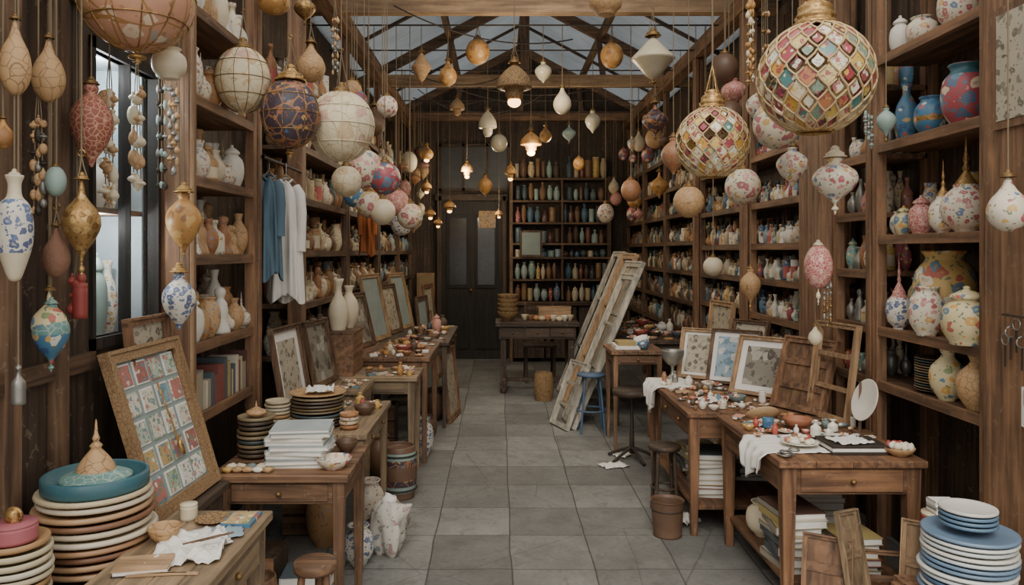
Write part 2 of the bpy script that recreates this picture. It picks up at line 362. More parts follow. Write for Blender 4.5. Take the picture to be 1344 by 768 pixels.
for s,x in (('left',XL),('right',XR)):
    b=B('eave_beam'); b.box(x-.06,x+.06,3.2 if s=='left' else 2.6,YB,3.425,3.56,'mid'); b.done()
# ------------------------------------------------------------------ side shelving
def bay(side,d0,d1,zs,nm,mats,top=3.4,fill=1.,wood='post',rmax=.045,hm=1.,seg=12,low=0,name='wooden_shelf_unit',post=.05):
    s=-1 if side=='L' else 1; xf=XL if side=='L' else XR; q=lambda t: xf+s*t
    def bx(b,a,c,*r): b.box(min(q(a),q(c)),max(q(a),q(c)),*r)
    b=B(name)
    for y in (d0,d1-post):
        bx(b,-.01,.04,y,y+post,0,top,wood); bx(b,DEP-.03,DEP,y,y+post,0,top,wood)
    for z in zs:
        bx(b,0,DEP,d0+.0,d1,z-.028,z,wood); bx(b,-.008,.012,d0+post,d1-post,z-.04,z+.006,wood)
    bx(b,DEP-.002,DEP+.012,d0,d1,0,top,'dark'); b.done(.002)
    b=B(nm)
    for i,z in enumerate(zs):
        gap=(zs[i+1] if i+1<len(zs) else z+.45)-z-.06
        if z<low: continue
        for row,off in ((0,.06),(1,.15),(2,.24)) if fill else ():
            y=d0+post+.03+R.uniform(0,.03)
            while y<d1-post-.04:
                k=R.choice(SMALL); h=min(gap,.32*hm)*R.uniform(.5,1)*(.82+.14*row); h=min(h,gap)
                r=min(rmax,h*R.uniform(.2,.42)); 
                if k in('pot','jar'): r=min(rmax*1.2,h*.5)
                lb=[(.13,.44,LABEL)] if k in('bottle','tin') and R.random()<.7 and seg>9 else None
                b.lathe(P[k],(q(off+R.uniform(-.008,.008)),y+r,z),R.choice(mats),r,h,seg,lb)
                y+=2*r+R.uniform(.002,.014)
    if b.v: b.done()
bay('L',3.2,4.06,[.45,.89,1.2,1.58,1.92,2.27,2.65],'tan_pottery_jars',[MTAN,MTAN,CREAM,TAN,WHITE,MTAN],rmax=.05,low=.95,seg=16,wood='mid')
bay('L',5.0,6.5,[.9,1.25,1.6,1.95,2.3,2.7],'assorted_pottery',[MTAN,MDRK,MTAN])
bay('L',6.55,8.2,[.9,1.25,1.6,1.95,2.3,2.7],'assorted_pottery',[MDRK,MTAN],seg=9)
bay('L',8.25,9.8,[.5,.9,1.25,1.6,1.95,2.3,2.7],'assorted_pottery',[MDRK,MGLS],seg=8)
bay('L',9.85,11.3,[.5,.9,1.25,1.6,1.95,2.3,2.7],'assorted_pottery',[MDRK,MGLS],seg=8)
bay('R',2.95,3.86,[.95,1.22,1.675,2.13,2.565],'small_painted_jars',[MCOL],fill=.0,wood='mid')
bay('R',3.88,4.32,[.95,1.22,1.5,1.8,2.1,2.45],'figurines_and_bottles',[MCOL,STEEL,MTAN],rmax=.03,low=.94,hm=.75,wood='mid')
bay('R',4.70,5.78,[.9,1.14,1.4,1.65,1.95,2.3,2.65],'small_bottles_and_figurines',[MCOL,MCOL,MGLS,WHITE],rmax=.028,hm=.6,wood='mid')
bay('R',5.8,7.2,[.9,1.14,1.4,1.65,1.95,2.3,2.65],'small_bottles_and_figurines',[MGLS,MCOL,MTAN],rmax=.032,hm=.7,seg=9)
bay('R',7.22,8.7,[.5,.8,1.1,1.4,1.7,2.0,2.3,2.65],'glass_bottles',[MGLS,MTAN,MDRK],rmax=.035,hm=.75,seg=8)
bay('R',8.72,10.0,[.5,.8,1.1,1.4,1.7,2.0,2.3,2.65],'glass_bottles',[MGLS,MDRK],rmax=.035,hm=.75,seg=8)
bay('R',10.02,11.3,[.5,.8,1.1,1.4,1.7,2.0,2.3,2.65],'glass_bottles',[MGLS,MDRK],rmax=.035,hm=.75,seg=8)
# structural posts
for nm,a in (('timber_post',(-1.40,-1.27,3.13,3.195)),('timber_post',(-1.36,-1.28,4.07,4.12)),('timber_post',(-1.36,-1.26,4.88,4.98)),
             ('timber_post',(1.84,2.0,4.34,4.68)),('timber_post',(1.86,2.2,2.55,2.92)),('timber_post',(1.84,1.885,5.76,5.84)),('timber_post',(1.84,1.885,7.17,7.25))):
    b=B(nm); b.box(a[0],a[1],a[2],a[3],0,3.42,'mid')
    if a[0]<-1.39: b.box(-1.29,-1.262,3.135,3.16,0,3.42,'lite')
    b.done(.006)
# fittings on the near right post
b=B('paper_notice'); b.box(1.851,1.859,2.6,2.7,.98,1.12,PAPER); b.box(1.848,1.852,2.615,2.685,1.06,1.11,MCOL); b.done()
b=B('painting_panel'); b.box(1.846,1.859,2.62,2.85,2.05,2.5,'mid'); b.box(1.843,1.847,2.645,2.825,2.08,2.47,ENGR); b.done()
b=B('key_rings')
for k in range(6): b.torus((1.84,2.62+.03*k,1.34-.03*(k%3)),.02,.003,STEEL,14,5,'X' if k%2 else 'Y'); b.beam((1.84,2.62+.03*k,1.32-.03*(k%3)),(1.84,2.62+.03*k,1.24-.03*(k%3)),.006,.004,IRON)
b.tube([(1.86,2.62,1.37),(1.835,2.62,1.37),(1.835,2.78,1.37),(1.86,2.78,1.37)],.004,IRON); b.done()
# ------------------------------------------------------------------ back wall furniture
b=B('bottle_cabinet'); x0,x1,y0,y1=.15,1.62,11.0,11.36
b.box(x0,x0+.05,y0,y1,0,2.68,'post'); b.box(x1-.05,x1,y0,y1,0,2.68,'post'); b.box(.9,.93,y0,y1,.9,2.66,'post')
CZ=[.88,1.2,1.52,1.72,2.02,2.34,2.66]
for z in CZ: b.box(x0,x1,y0-.01,y1,z-.03,z,'post')
b.box(x0,x1,y1-.02,y1,0,2.66,'dark'); b.box(x0-.04,x1+.04,y0-.06,y1,.82,.88,'post')
for k in range(3): b.box(x0+.06+k*.47,x0+.5+k*.47,y0-.01,y0+.01,.06,.8,'dark'); b.lathe(P['globe'],(x0+.45+k*.47,y0-.03,.45),BRASS,.015,.03,8)
b.done(.004)
b=B('glass_bottles')
for i,z in enumerate(CZ):
    gap=(CZ[i+1]-z-.05) if i<6 else .36
    x=x0+.08
    while x<x1-.1:
        h=min(gap,.34)*R.uniform(.6,1); r=R.uniform(.03,.055)
        if not(.87<x+r<.96) : b.lathe(P[R.choice(['bottle','pot','jar','vase','tin'])],(x+r,y0+.07+R.uniform(0,.05),z),R.choice([MGLS,MGLS,MDRK,MGLS,MDRK,MCOL,CELA]),r,h,10)
        x+=2*r+.008
b.done()
b=B('framed_picture'); b.box(.3,.62,10.95,10.97,1.52,1.9,'post'); b.box(.33,.59,10.94,10.951,1.55,1.87,BOARD); b.done()
b=B('door_1'); b.box(-.85,.05,11.32,11.38,0,2.35,'black')
for z in (.15,1.05): 
    for x in (-.78,-.36): b.box(x,x+.34,11.30,11.325,z,z+.8 if z<1 else z+1.1,W('black'))
for x in (-.74,-.32): b.box(x,x+.26,11.29,11.301,1.1,2.1,DARKGLASS)
b.box(-.92,-.85,11.28,11.39,0,2.42,'dark'); b.box(.05,.11,11.28,11.39,0,2.42,'dark'); b.box(-.95,.13,11.28,11.39,2.35,2.45,'dark')
b.lathe(P['globe'],(-.42,11.27,1.0),BRASS,.025,.05,10); b.done(.004)
b=B('window_2')
for x in (-.9,-.55,-.2,.12): b.box(x,x+.04,11.33,11.39,2.5,3.2,'dark')
b.box(-.9,.16,11.33,11.39,3.16,3.2,'dark'); b.box(-.9,.16,11.33,11.39,2.5,2.54,'dark'); b.box(-.88,.14,11.37,11.385,2.52,3.18,M('smoked_glass','3c4244',.2,g=.4)); b.done()
b=B('notice_board'); b.box(-1.22,-.96,11.3,11.36,.75,1.28,'lite'); b.box(-1.2,-.98,11.29,11.3,.78,1.25,M('tan_paper','a58b66',.8)); b.box(-1.2,-1.16,11.3,11.36,0,.75,'dark'); b.box(-1.02,-.98,11.3,11.36,0,.75,'dark'); b.done()
b=B('lit_door_pane'); b.box(-.3,-.05,11.28,11.289,1.95,2.2,M('painted_lit_pane','b8905a',.5,fl=['5f8a9a','8a3f3a'],fs=20)); b.done()  # warm patterned colour painted for the lit spot in the door glass
# ------------------------------------------------------------------ tables
def table(name,x0,x1,y0,y1,h,wood='mid',leg=.045,apron=.09,drawer='front',nd=1,shelf=False):
    b=B(name); alongx=(x1-x0)>(y1-y0); n=4
    for i in range(n):
        if alongx: w=(y1-y0)/n; b.box(x0,x1,y0+i*w,y0+(i+1)*w-.0015,h-.03,h,wood)
        else: w=(x1-x0)/n; b.box(x0+i*w,x0+(i+1)*w-.0015,y0,y1,h-.03,h,wood)
    i=.025; z1=h-.03; z0=z1-apron
    b.box(x0+i,x1-i,y0+i,y0+i+.02,z0,z1,wood); b.box(x0+i,x1-i,y1-i-.02,y1-i,z0,z1,wood)
    b.box(x0+i,x0+i+.02,y0+i,y1-i,z0,z1,wood); b.box(x1-i-.02,x1-i,y0+i,y1-i,z0,z1,wood)
    for lx in (x0+i-.006,x1-i-leg+.006):
        for ly in (y0+i-.006,y1-i-leg+.006): b.box(lx,lx+leg,ly,ly+leg,0,z1,W(wood,'Z'),t=(leg*.2,leg*.2))
    if shelf:
        b.box(x0+.05,x1-.05,y0+.05,y1-.05,.14,.165,wood)
    if drawer:
        for k in range(nd):
            if drawer=='front':
                w=(x1-x0-2*i-2*leg)/nd; a=x0+i+leg+k*w+.01
                b.box(a,a+w-.02,y0+i-.008,y0+i+.002,z0+.012,z1-.01,W(wood,'X')); b.lathe(P['globe'],(a+w/2-.01,y0+i-.022,(z0+z1)/2-.01),BRASS,.012,.022,10)
            else:
                w=(y1-y0-2*i-2*leg)/nd; a=y0+i+leg+k*w+.01; xx=(x1-i) if drawer=='+x' else (x0+i)
                b.box(xx-.006,xx+.006,a,a+w-.02,z0+.012,z1-.01,W(wood,'Y')); b.lathe(P['globe'],(xx+(.014 if drawer=='+x' else -.014),a+w/2-.01,(z0+z1)/2-.01),BRASS,.012,.022,10)
    return b.done(.003)
TZ=.68
table('wooden_table',-1.06,-.74,1.45,2.5,.75,'grey',.05,.12,'+x',2)
table('low_bench',-1.36,-1.08,1.2,3.06,.68,'dark',.05,.1,None)
table('wooden_table',-1.19,-.62,3.12,3.64,TZ,'mid',.05,.095,'front',1)
table('wooden_table',-1.24,-.65,3.75,4.6,.70,'grey',.045,.09,'+x',2)
table('wooden_table',-1.22,-.84,4.70,5.14,.74,'grey',.045,.09,'front',1)
table('wooden_table',-1.22,-.56,5.2,5.66,.74,'grey',.05,.09,'front',1)
table('wooden_table',-1.22,-.52,5.72,6.7,.80,'mid',.05,.09,'front',1)
table('wooden_table',-1.22,-.45,6.85,8.4,.78,'dark',.05,.09,'+x',3)
table('market_table',1.2,1.84,3.26,4.2,.70,'red',.065,.12,'front',1,True)
table('market_table',1.05,1.82,4.25,5.45,.70,'red',.06,.12,'-x',3,True)
table('side_table',.9,1.33,6.1,6.6,.80,'mid',.04,.08,'front',1)
table('work_table',1.04,1.82,6.95,8.9,.78,'dark',.05,.08,'-x',3)
# writing desk at the back
b=B('writing_desk'); b.box(-.04,.9,8.5,9.1,.76,.80,'dark'); b.box(0,.86,8.54,9.06,.62,.76,'dark')
for k in range(3): b.box(.02+k*.28,.28+k*.28,8.528,8.54,.64,.74,'dark'); b.lathe(P['globe'],(.15+k*.28,8.515,.68),BRASS,.012,.024,8)
for x in (.02,.78):
    for y in (8.57,8.98): b.box(x,x+.06,y,y+.05,.05,.62,'dark'); b.lathe(P['barrel'],(x+.03,y+.025,0),W('dark'),.04,.06,10)
b.box(.05,.1,8.6,9.0,.1,.14,'dark'); b.box(.78,.83,8.6,9.0,.1,.14,'dark'); b.box(.08,.8,8.78,8.82,.1,.14,'dark'); b.done(.004)
b=B('wicker_basket_stack')
for k in range(5): b.lathe(P['bowl'],(.1,8.8,.80+k*.05),WICK,.12,.1,16)
b.done()
b=B('dishes_on_desk')
for k in range(9): b.lathe(P[R.choice(['bowl','pot','bowl'])],(.3+k*.065,8.65+R.uniform(0,.25),.80),R.choice([MSHELL,MTRK,PLATEC]),.045,.06,10)
b.done()
b=B('open_crate')
b.box(.45,.85,8.9,9.08,.801,.82,'lite')
for a in ((.45,.85,8.9,8.91),(.45,.85,9.07,9.08),(.45,.46,8.9,9.08),(.84,.85,8.9,9.08)): b.box(*a,.82,.95,'lite')
b.done()
b=B('wooden_chair'); cx,cy=.5,9.45
b.box(cx-.2,cx+.2,cy-.2,cy+.2,.43,.46,'dark')
for x in (-.19,.15):
    b.box(cx+x,cx+x+.04,cy-.19,cy-.15,0,.43,'dark'); b.box(cx+x,cx+x+.04,cy+.15,cy+.19,0,.95,'dark')
for z in (.6,.72,.86): b.box(cx-.16,cx+.16,cy+.16,cy+.18,z,z+.05,'dark')
b.done(.004)
# ------------------------------------------------------------------ frames
def frame(name,p,w,h,yaw,lean,fm,pm,bd=.035,t=.025,mat=0,kind='pic'):
    b=B(name); b.X=Matrix.Translation(Vector(p))@Matrix.Rotation(math.radians(yaw),4,'Z')@Matrix.Rotation(math.radians(-lean),4,'X')
    fx=W(fm,'X') if isinstance(fm,str) else fm; fz=W(fm,'Z') if isinstance(fm,str) else fm
    a=-w/2
    b.box(a,-a,-t,0,0,bd,fx); b.box(a,-a,-t,0,h-bd,h,fx); b.box(a,a+bd,-t,0,bd,h-bd,fz); b.box(-a-bd,-a,-t,0,bd,h-bd,fz)
    e=bd*.3   # raised outer bead
    b.box(a,-a,-t-.008,-t,0,e,fx); b.box(a,-a,-t-.008,-t,h-e,h,fx); b.box(a,a+e,-t-.008,-t,e,h-e,fz); b.box(-a-e,-a,-t-.008,-t,e,h-e,fz)
    if kind=='open':
        for k in (1,2): b.box(a+bd,-a-bd,-t*.8,-t*.2,h*k/3-.012,h*k/3+.012,fx)
    elif kind=='door':
        b.box(a+bd,-a-bd,-t*.5,-t*.2,bd,h-bd,fz)
        for k in (1,2): b.box(a+bd,-a-bd,-t*.9,-t*.5,h*k/3-.02,h*k/3+.02,fx)
    else:
        b.box(a+bd,-a-bd,-t*.4,-t*.2,bd,h-bd,PAPER if mat else pm)
        if mat: b.box(a+bd+mat,-a-bd-mat,-t*.45,-t*.4,bd+mat,h-bd-mat,pm)
    if kind=='cards':
        n,mm=4,5; cw=(w-2*bd)/n; ch=(h-2*bd)/mm
        for i in range(n):
            for j in range(mm):
                x=a+bd+i*cw+cw*.1+R.uniform(-.003,.003); z=bd+j*ch+ch*.08
                b.box(x,x+cw*.8,-t*.4-.004,-t*.4,z,z+ch*.84,PAPER if (i+j)%3 else CARDS); b.box(x+.006,x+cw*.8-.006,-t*.4-.006,-t*.4-.003,z+.006,z+ch*.84-.006,CARDS)
        b.tube([(.0,-t-.004,h*.75),(.01,-t-.01,h*.5),(.02,-t-.006,h*.36)],.004,GOLD); b.blob((.02,-t-.012,h*.28),.014,.01,.03,GOLD)
    return b.done()
frame('stamp_display_frame',(-1.155,2.79,.68),.52,.60,88,17,GOLDFR,BOARD,.045,.03,kind='cards')
frame('small_picture_frame',(-1.27,2.86,.68),.3,.68,88,6,'mid',ENGR,.03); 
frame('engraving_picture_frame',(-1.16,4.34,.70),.42,.48,84,10,'post',ENGR,.03,mat=.05)
frame('picture_frame',(-1.13,4.93,.74),.38,.42,82,12,'post',PHOTO,.03)
frame('picture_frame',(-1.16,5.9,.80),.36,.36,78,14,'lite',ENGR,.03,mat=.03)
frame('picture_frame',(-1.12,6.35,.80),.4,.46,78,14,'post',PHOTO,.04)
frame('picture_frame',(-1.1,7.05,.78),.5,.62,80,12,'lite',BOARD,.04)
frame('picture_frame',(-1.05,7.6,.78),.45,.5,78,12,'post',ENGR,.04)
frame('picture_frame',(-1.0,8.1,.78),.45,.6,78,12,'lite',BOARD,.04)
for y,h,f in ((7.3,.9,'mid'),(8.65,1.1,'post'),(8.95,.9,'lite'),(9.5,1.2,'mid')):
    frame('picture_frame',(-.44+ (0 if y<8.5 else -.35),y,0),.5,h*.75 if y<8.5 else h,82,6,f,BOARD if f!='mid' else ENGR,.05)
# right table frames
frame('blue_print_frame',(1.56,5.12,.70),.34,.38,-36,20,'post',BLUEPRT,.02,mat=.03)
frame('photograph_frame',(1.60,4.72,.70),.36,.38,-46,22,'lite',PHOTO,.025,mat=.04)
frame('picture_frame',(1.40,5.36,.70),.3,.36,-35,18,'lite',ENGR,.025,mat=.02)
frame('picture_frame',(1.72,5.36,.70),.3,.42,-55,15,'post',ENGR,.025)
frame('wooden_panel_frame',(1.68,4.28,.70),.36,.42,-62,18,'mid','pale',.035,kind='door')
frame('wooden_panel_frame',(1.77,4.08,.70),.34,.52,-78,8,'lite','mid',.03,kind='open')
frame('picture_frame',(1.72,6.2,.0),.4,1.2,-80,6,'lite',ENGR,.04)
# tall pale frames leaning in the aisle
for k,(y,w,h,x) in enumerate(((7.05,.5,1.5,.66),(7.35,.55,1.62,.72),(7.7,.5,1.7,.70),(8.1,.55,1.66,.74),(8.5,.5,1.72,.72))):
    frame('leaning_window_frame',(x,y,0),w,h,-84,23,'pale' if k!=2 else 'lite','pale',.06,.035,kind='door' if k in(1,3) else 'open')
frame('leaning_window_frame',(.56,6.93,0),.36,.62,-70,21,'pale','pale',.04,.03,kind='open')
# ------------------------------------------------------------------ hanging objects
rods={}
def hz(d):
    return round(d*5)/5 if d<5 else round(d/.8)*.8
def hang(name,px,py,d,rp,hp,prof,mat,cap=GOLD,seg=24,ribs=0,strands=3,fin=0.,mats=None,bead=0,capk=.3,rib=None,wob=None,bulb=0):
    d=hz(d); c=at(px,py,d); r=rp*d/1000; h=hp*d/1000
    c.x=max(-1.34+r*.9,min(1.9-r,c.x))
    rods.setdefault(d,[]).append(c.x)
    b=B(name); z0=c.z-h/2; zt=c.z+h/2
    b.lathe(P[prof],(c.x,d,z0),mat,r,h,seg,mats,wob)
    if ribs:
        for k in range(ribs):
            t=2*pi*k/ribs
            b.tube([(c.x+1.012*r*math.sin(pi*i/14)*math.cos(t),d+1.012*r*math.sin(pi*i/14)*math.sin(t),c.z-h/2*1.01*math.cos(pi*i/14)) for i in range(1,14)],r*.012,rib or cap,4)
        for q in (-.5,0,.5): b.torus((c.x,d,c.z+q*h/2),1.012*r*math.sqrt(1-q*q),r*.014,rib or cap,seg,4)
    cr=r*capk
    b.lathe(sm([(1.25,0),(1.3,.1),(1.0,.2),(1.05,.35),(.7,.5),(.45,.7),(.5,.8),(.2,1),(0,1)],2),(c.x,d,zt-r*(.07 if prof=='globe' else .03)),cap,cr,cr*1.4,14)
    ztop=zt+cr*1.2
    if fin: b.lathe(P['spindle'],(c.x,d,z0-fin*r),cap,r*.16,fin*r*1.1,10)
    if bulb: b.lathe(P['globe'],(c.x,d,z0-r*.35),GLOW,r*.38,r*.6,12)
    if strands:
        zr=ztop+r*.9
        for k in range(strands):
            t=2*pi*k/strands+.4
            b.tube([(c.x+cr*math.cos(t),d+cr*math.sin(t),zt),(c.x+.3*cr*math.cos(t),d+.3*cr*math.sin(t),zt+(zr-zt)*.6),(c.x,d,zr)],.0025,CORD,4)
        b.torus((c.x,d,zr+.008),.01,.0025,cap,10,4,'Y'); ztop=zr
    b.tube([(c.x,d,ztop-.01),(c.x,d,3.5)],.0028 if d<5 else .0035,CORD if bead==0 else BRASS,5)
    return b.done()
def openwork(name,px,py,d,rp):
    d=hz(d); c=at(px,py,d); r=rp*d/1000; rods.setdefault(d,[]).append(c.x); b=B(name)
    rows,m=11,18
    def pt(i,th,k=1.): 
        ph=math.radians(-72+144*i/rows); return c+Vector((math.cos(ph)*math.cos(th),math.cos(ph)*math.sin(th),math.sin(ph)))*r*k
    dth=pi/m
    for i in range(rows):
        for j in range(m):
            th=2*pi*(j+(i%2)*.5)/m
            for s in (-1,1):
                b.tube([pt(i+t,th+s*dth*math.sin(t*pi/2)) for t in (0,.25,.5,.75,1)],r*.02,LATT,5)
            if i<rows-1 and R.random()<.88:
                poly=[]
                for t in (0,.25,.5,.75,1): poly.append((i+t,th+dth*math.sin(t*pi/2)))
                for t in (.25,.5,.75,1): poly.append((i+1+t,th+dth*(1-math.sin(t*pi/2))))
                for t in (.25,.5,.75,1)[:3]: poly.append((i+2-t,th-dth*(1-math.sin((1-t)*pi/2))))
                for t in (0,.25,.5,.75): poly.append((i+1-t,th-dth*math.sin((1-t)*pi/2)))
                q=.86 if R.random()<.75 else .6
                vs=[pt(i+1,th,.985)]+[pt(i+1+(a-i-1)*q,th+(g-th)*q,.985) for a,g in poly]
                n=len(poly); b.add(vs,[(0,1+k,1+(k+1)%n) for k in range(n)],GPATCH,True)
    for s in (-1,1): b.torus((c.x,d,c.z+s*r*.95),r*.31,r*.035,GOLD,24,6)
    b.lathe(sm([(.38,0),(.4,.05),(.33,.12),(.36,.2),(.3,.28),(.3,.4),(.2,.48),(.22,.54),(.08,.62),(0,.64)],2),(c.x,d,c.z+r*.92),GOLD,r,r*.9,20)
    b.lathe(sm([(0,-.22),(.1,-.2),(.2,-.12),(.24,-.05),(.32,0)],2),(c.x,d,c.z-r*.92),GOLD,r,r,20)
    zr=c.z+r*2.15
    for k in range(4):
        t=pi/2*k+.3; b.tube([(c.x+.25*r*math.cos(t),d+.25*r*math.sin(t),c.z+r*1.2),(c.x,d,zr)],.003,GOLD,4)
    b.tube([(c.x,d,zr),(c.x,d,3.5)],.004,CORD,5); b.done()
openwork('openwork_mosaic_globe_lantern',1070,103,3.0,73)
openwork('openwork_mosaic_globe_lantern',935,187,3.4,47)
HL='hanging_lantern'
# left, near
hang('painted_globe_lantern',180,-5,2.4,72,145,'globe',PEACH,GOLD,36,12,fin=.25)
hang('wooden_drop_ornament',20,75,2.0,19,100,'pear',TAN,BRASS,strands=0); hang('wooden_drop_ornament',60,92,2.2,20,84,'pear',TAN,BRASS,strands=0)
hang('amber_drop_ornament',4,175,2.0,13,40,'pear',AMBER,BRASS,strands=0)
hang('honeycomb_vase_lantern',108,165,2.4,26,110,'urn',HONEY,BRASS,28,strands=0)
hang('gilt_lantern',107,290,2.2,24,110,'onion',GOLD,GOLD,8,fin=.8,strands=3,ribs=0)
hang('blue_white_hanging_vase',19,300,2.0,22,140,'amph',BLUEW,CREAM,28,strands=0,mats=[(.0,.3,CREAM),(.78,1,CREAM)])
hang('cream_hanging_egg',20,424,2.2,21,86,'onion',YELC,BRASS,24,strands=0)
hang('celadon_egg',73,238,2.2,13,40,'globe',CELA,BRASS,18,strands=0)
hang('terracotta_drop_ornament',74,330,2.2,17,68,'pear',ROUGH,BRASS,18,strands=3)
hang('teal_painted_jar_ornament',67,438,2.2,22,80,'urn',BLUE,TURQ,24,strands=0,fin=.5,mats=[(.5,1,TURQ)])
hang('red_bobbin',88,395,2.4,9,46,'tin',REDL,BRASS,14,strands=0)
hang('hanging_teapot',222,84,2.6,22,40,'pot',CREAM,BRASS,24,strands=3)
hang('amber_vase_lantern',241,292,3.0,22,80,'urn',AMBER,GOLD,24,fin=.2,capk=.45,strands=0)
hang('blue_floral_vase_lantern',235,395,3.0,21,76,'urn',BLUEW,GOLD,24,capk=.45,strands=0)
hang('tin_cylinder_lamp',24,506,2.0,9,50,'bottle',STEEL,STEEL,14,strands=0)
hang('ivory_globe_lantern',319,105,3.6,36,86,'globe',MOON,BRASS,32,12,rib=BRASS)
hang('dark_mosaic_lantern',381,150,3.6,38,92,'globe',DARKP,GOLD,36,8,fin=.3,capk=.42)
hang('moon_globe_lantern',448,166,3.8,43,92,'globe',MOON,BRASS,36,14,capk=.25,rib=CREAM)
hang('gourd_lantern',408,82,4.2,19,52,'pear',TAN,BRASS,20,strands=3)
for (px,py,d,r,mt) in ((478,222,4.8,25,ROSEBIG),(505,234,5.0,21,REDB),(484,268,5.6,17,ROSEBIG),(502,278,5.6,17,CREAM),(520,266,6.4,17,PINKH),(538,284,6.4,17,ROSEBIG),(455,238,4.6,20,MOON),(527,295,7.2,14,BLUEW),(508,140,5.6,14,ROSE),(465,258,5.6,14,BLUE)):
    hang('painted_ball_lantern',px,py,d,r,r*2.05,'globe',mt,BRASS,20,strands=0)
# centre pendants
for (px,py,d,r,h,pf,mt,bu) in ((553,88,6.2,13,40,'cone',TAN,0),(588,96,6.4,12,34,'pear',AMBER,0),(627,68,6.0,16,34,'globe',AMBER,0),(675,108,5.6,23,50,'bell',WICK,1),(713,95,6.8,11,28,'urn',BUBBLE,0),
    (738,132,6.6,12,36,'pear',CREAM,0),(803,73,6.0,15,34,'globe',AMBER,0),(857,76,5.4,28,58,'cone',BUBBLE,0),(640,162,7.6,12,36,'bell',BUBBLE,0),(655,188,8.4,11,24,'globe',BUBBLE,0),(697,186,7.4,14,28,'bell',AMBER,1),
    (778,160,7.2,10,30,'urn',BUBBLE,0),(747,175,8.4,9,24,'onion',CELA,0),(860,157,6.4,17,44,'onion',DARKP,0),(716,176,8.8,8,22,'pear',AMBER,0),(613,222,9.2,8,20,'bell',AMBER,1),(637,244,9.6,9,28,'urn',AMBER,0),
    (795,0,4.8,22,40,'pot',TAN,0),(828,250,6.8,13,30,'globe',MTAN,0),(795,280,8.8,11,26,'globe',ROSE,0),(590,270,10,8,14,'bell',AMBER,1),(565,280,10,7,12,'bell',AMBER,1),(575,292,9.6,6,10,'bell',AMBER,1),(400,10,4.4,14,40,'onion',GOLD,0),(360,2,4.0,22,34,'globe',AMBER,0),
    (560,200,8.8,9,20,'pear',AMBER,1),(670,225,9.6,8,20,'bell',AMBER,1),(600,140,8.0,10,24,'bell',TAN,0),(760,215,9.6,8,18,'globe',AMBER,0),(560,245,8.8,7,14,'bell',AMBER,1),(655,280,10.4,5,10,'bell',AMBER,1)):
    hang(HL,px,py,d,r,h,pf,mt,BRASS,18,strands=3 if r>13 else 0,fin=.3 if pf in('cone','onion') else 0,bulb=bu)
# right side
hang('white_onion_lantern',1096,237,3.2,28,62,'urn',ROSE,CREAM,28,strands=0,fin=.5,capk=.4)
hang('floral_globe_lantern',1020,163,4.0,31,66,'globe',ROSEBIG,BRASS,28,strands=3)
hang('floral_globe_lantern',1040,218,4.2,20,52,'urn',ROSE,BRASS,22,strands=0)
hang('pink_egg_lantern',1074,350,3.4,18,58,'globe',PINKH,CREAM,24,strands=0,fin=1.2)
hang('white_drop_ornament',1070,440,3.6,9,26,'pear',CREAM,BRASS,14,strands=0)
hang('floral_globe_lantern',975,245,4.8,23,48,'globe',ROSEBIG,BRASS,22,strands=0)
hang('cream_globe_lantern',904,265,4.8,20,42,'globe',TAN,BRASS,22,strands=0)
hang('floral_globe_lantern',1000,140,4.8,20,52,'urn',ROSE,BRASS,22,strands=0)
hang('floral_globe_lantern',884,205,4.9,16,50,'urn',MTAN,BRASS,20,strands=0)
hang('pink_drop_ornament',963,120,5.6,16,36,'urn',PINKH,BRASS,18,strands=0)
hang('cream_globe_lantern',936,350,5.6,13,26,'globe',CREAM,BRASS,18,strands=0)
hang('onion_lantern',985,375,4.8,13,46,'urn',TAN,GOLD,18,strands=0,fin=.8)
hang('white_floral_pot_lantern',1323,268,2.6,25,72,'pear',ROSE,BRASS,24,strands=0)
hang('fringe_ornament',1163,160,3.4,12,38,'urn',CELA,BRASS,16,strands=0,fin=1)
for k in range(38):
    side=R.choice((-1,1)); d=R.uniform(5.3,10.8); X=(-1.12 if side<0 else 1.68)+R.uniform(-.08,.14)*-side
    z=R.uniform(1.9,3.0); r=R.uniform(.05,.11)
    hang('hanging_ceramic_ornament',655+X*1000/hz(d),330-(z-1.6)*1000/hz(d),d,r*1000/hz(d),r*R.uniform(2,3.2)*1000/hz(d),R.choice(['globe','urn','onion','pear','globe']),R.choice([MTAN,ROSEBIG,CREAM,TAN,PINKH,MOON,AMBER,BROWN,REDB]),BRASS,14,strands=0)
# bead strands and tassels
def strand(name,px,d,ztop_py,zbot_py,mats,n,sz=.009):
    d=hz(d); a=at(px,zbot_py,d); t=at(px,ztop_py,d); a.x=max(a.x,-1.33); b=B(name); rods.setdefault(d,[]).append(a.x)
    for q in range(3):
        ox=(q-1)*.014; oz=R.uniform(0,.08)
        b.tube([(a.x+ox,d,a.z+oz),(a.x+ox*.6,d,t.z),(a.x,d,t.z+.1)],.002,CORD,4)
        for k in range(n):
            z=a.z+oz+(t.z-a.z-oz)*k/n; b.lathe(P[R.choice(['globe','pear','spindle'])],(a.x+ox,d,z),R.choice(mats),sz*R.uniform(.8,1.5),sz*R.uniform(2.5,5),8)
    b.tube([(a.x,d,t.z+.1),(a.x,d,3.5)],.0028,CORD,4); b.done()
strand('bead_strand',212,3.0,60,270,[STEEL,IRON,CELA],9); strand('bead_strand',228,3.0,110,240,[STEEL,TAN],7)
strand('dried_pod_strand',130,2.6,110,280,[CREAM,TAN],5,.02); strand('dried_pod_strand',150,2.8,110,270,[CREAM,TAN],5,.015)
strand('tassel_strand',45,2.2,150,300,[STEEL,IRON,TAN],7); strand('tassel_strand',88,2.4,365,420,[REDL,TAN],3,.012)
strand('bead_strand',985,4.4,0,115,[AMBER,GOLD,CREAM],9,.012); strand('bead_strand',1140,3.6,150,200,[STEEL,CELA],6)
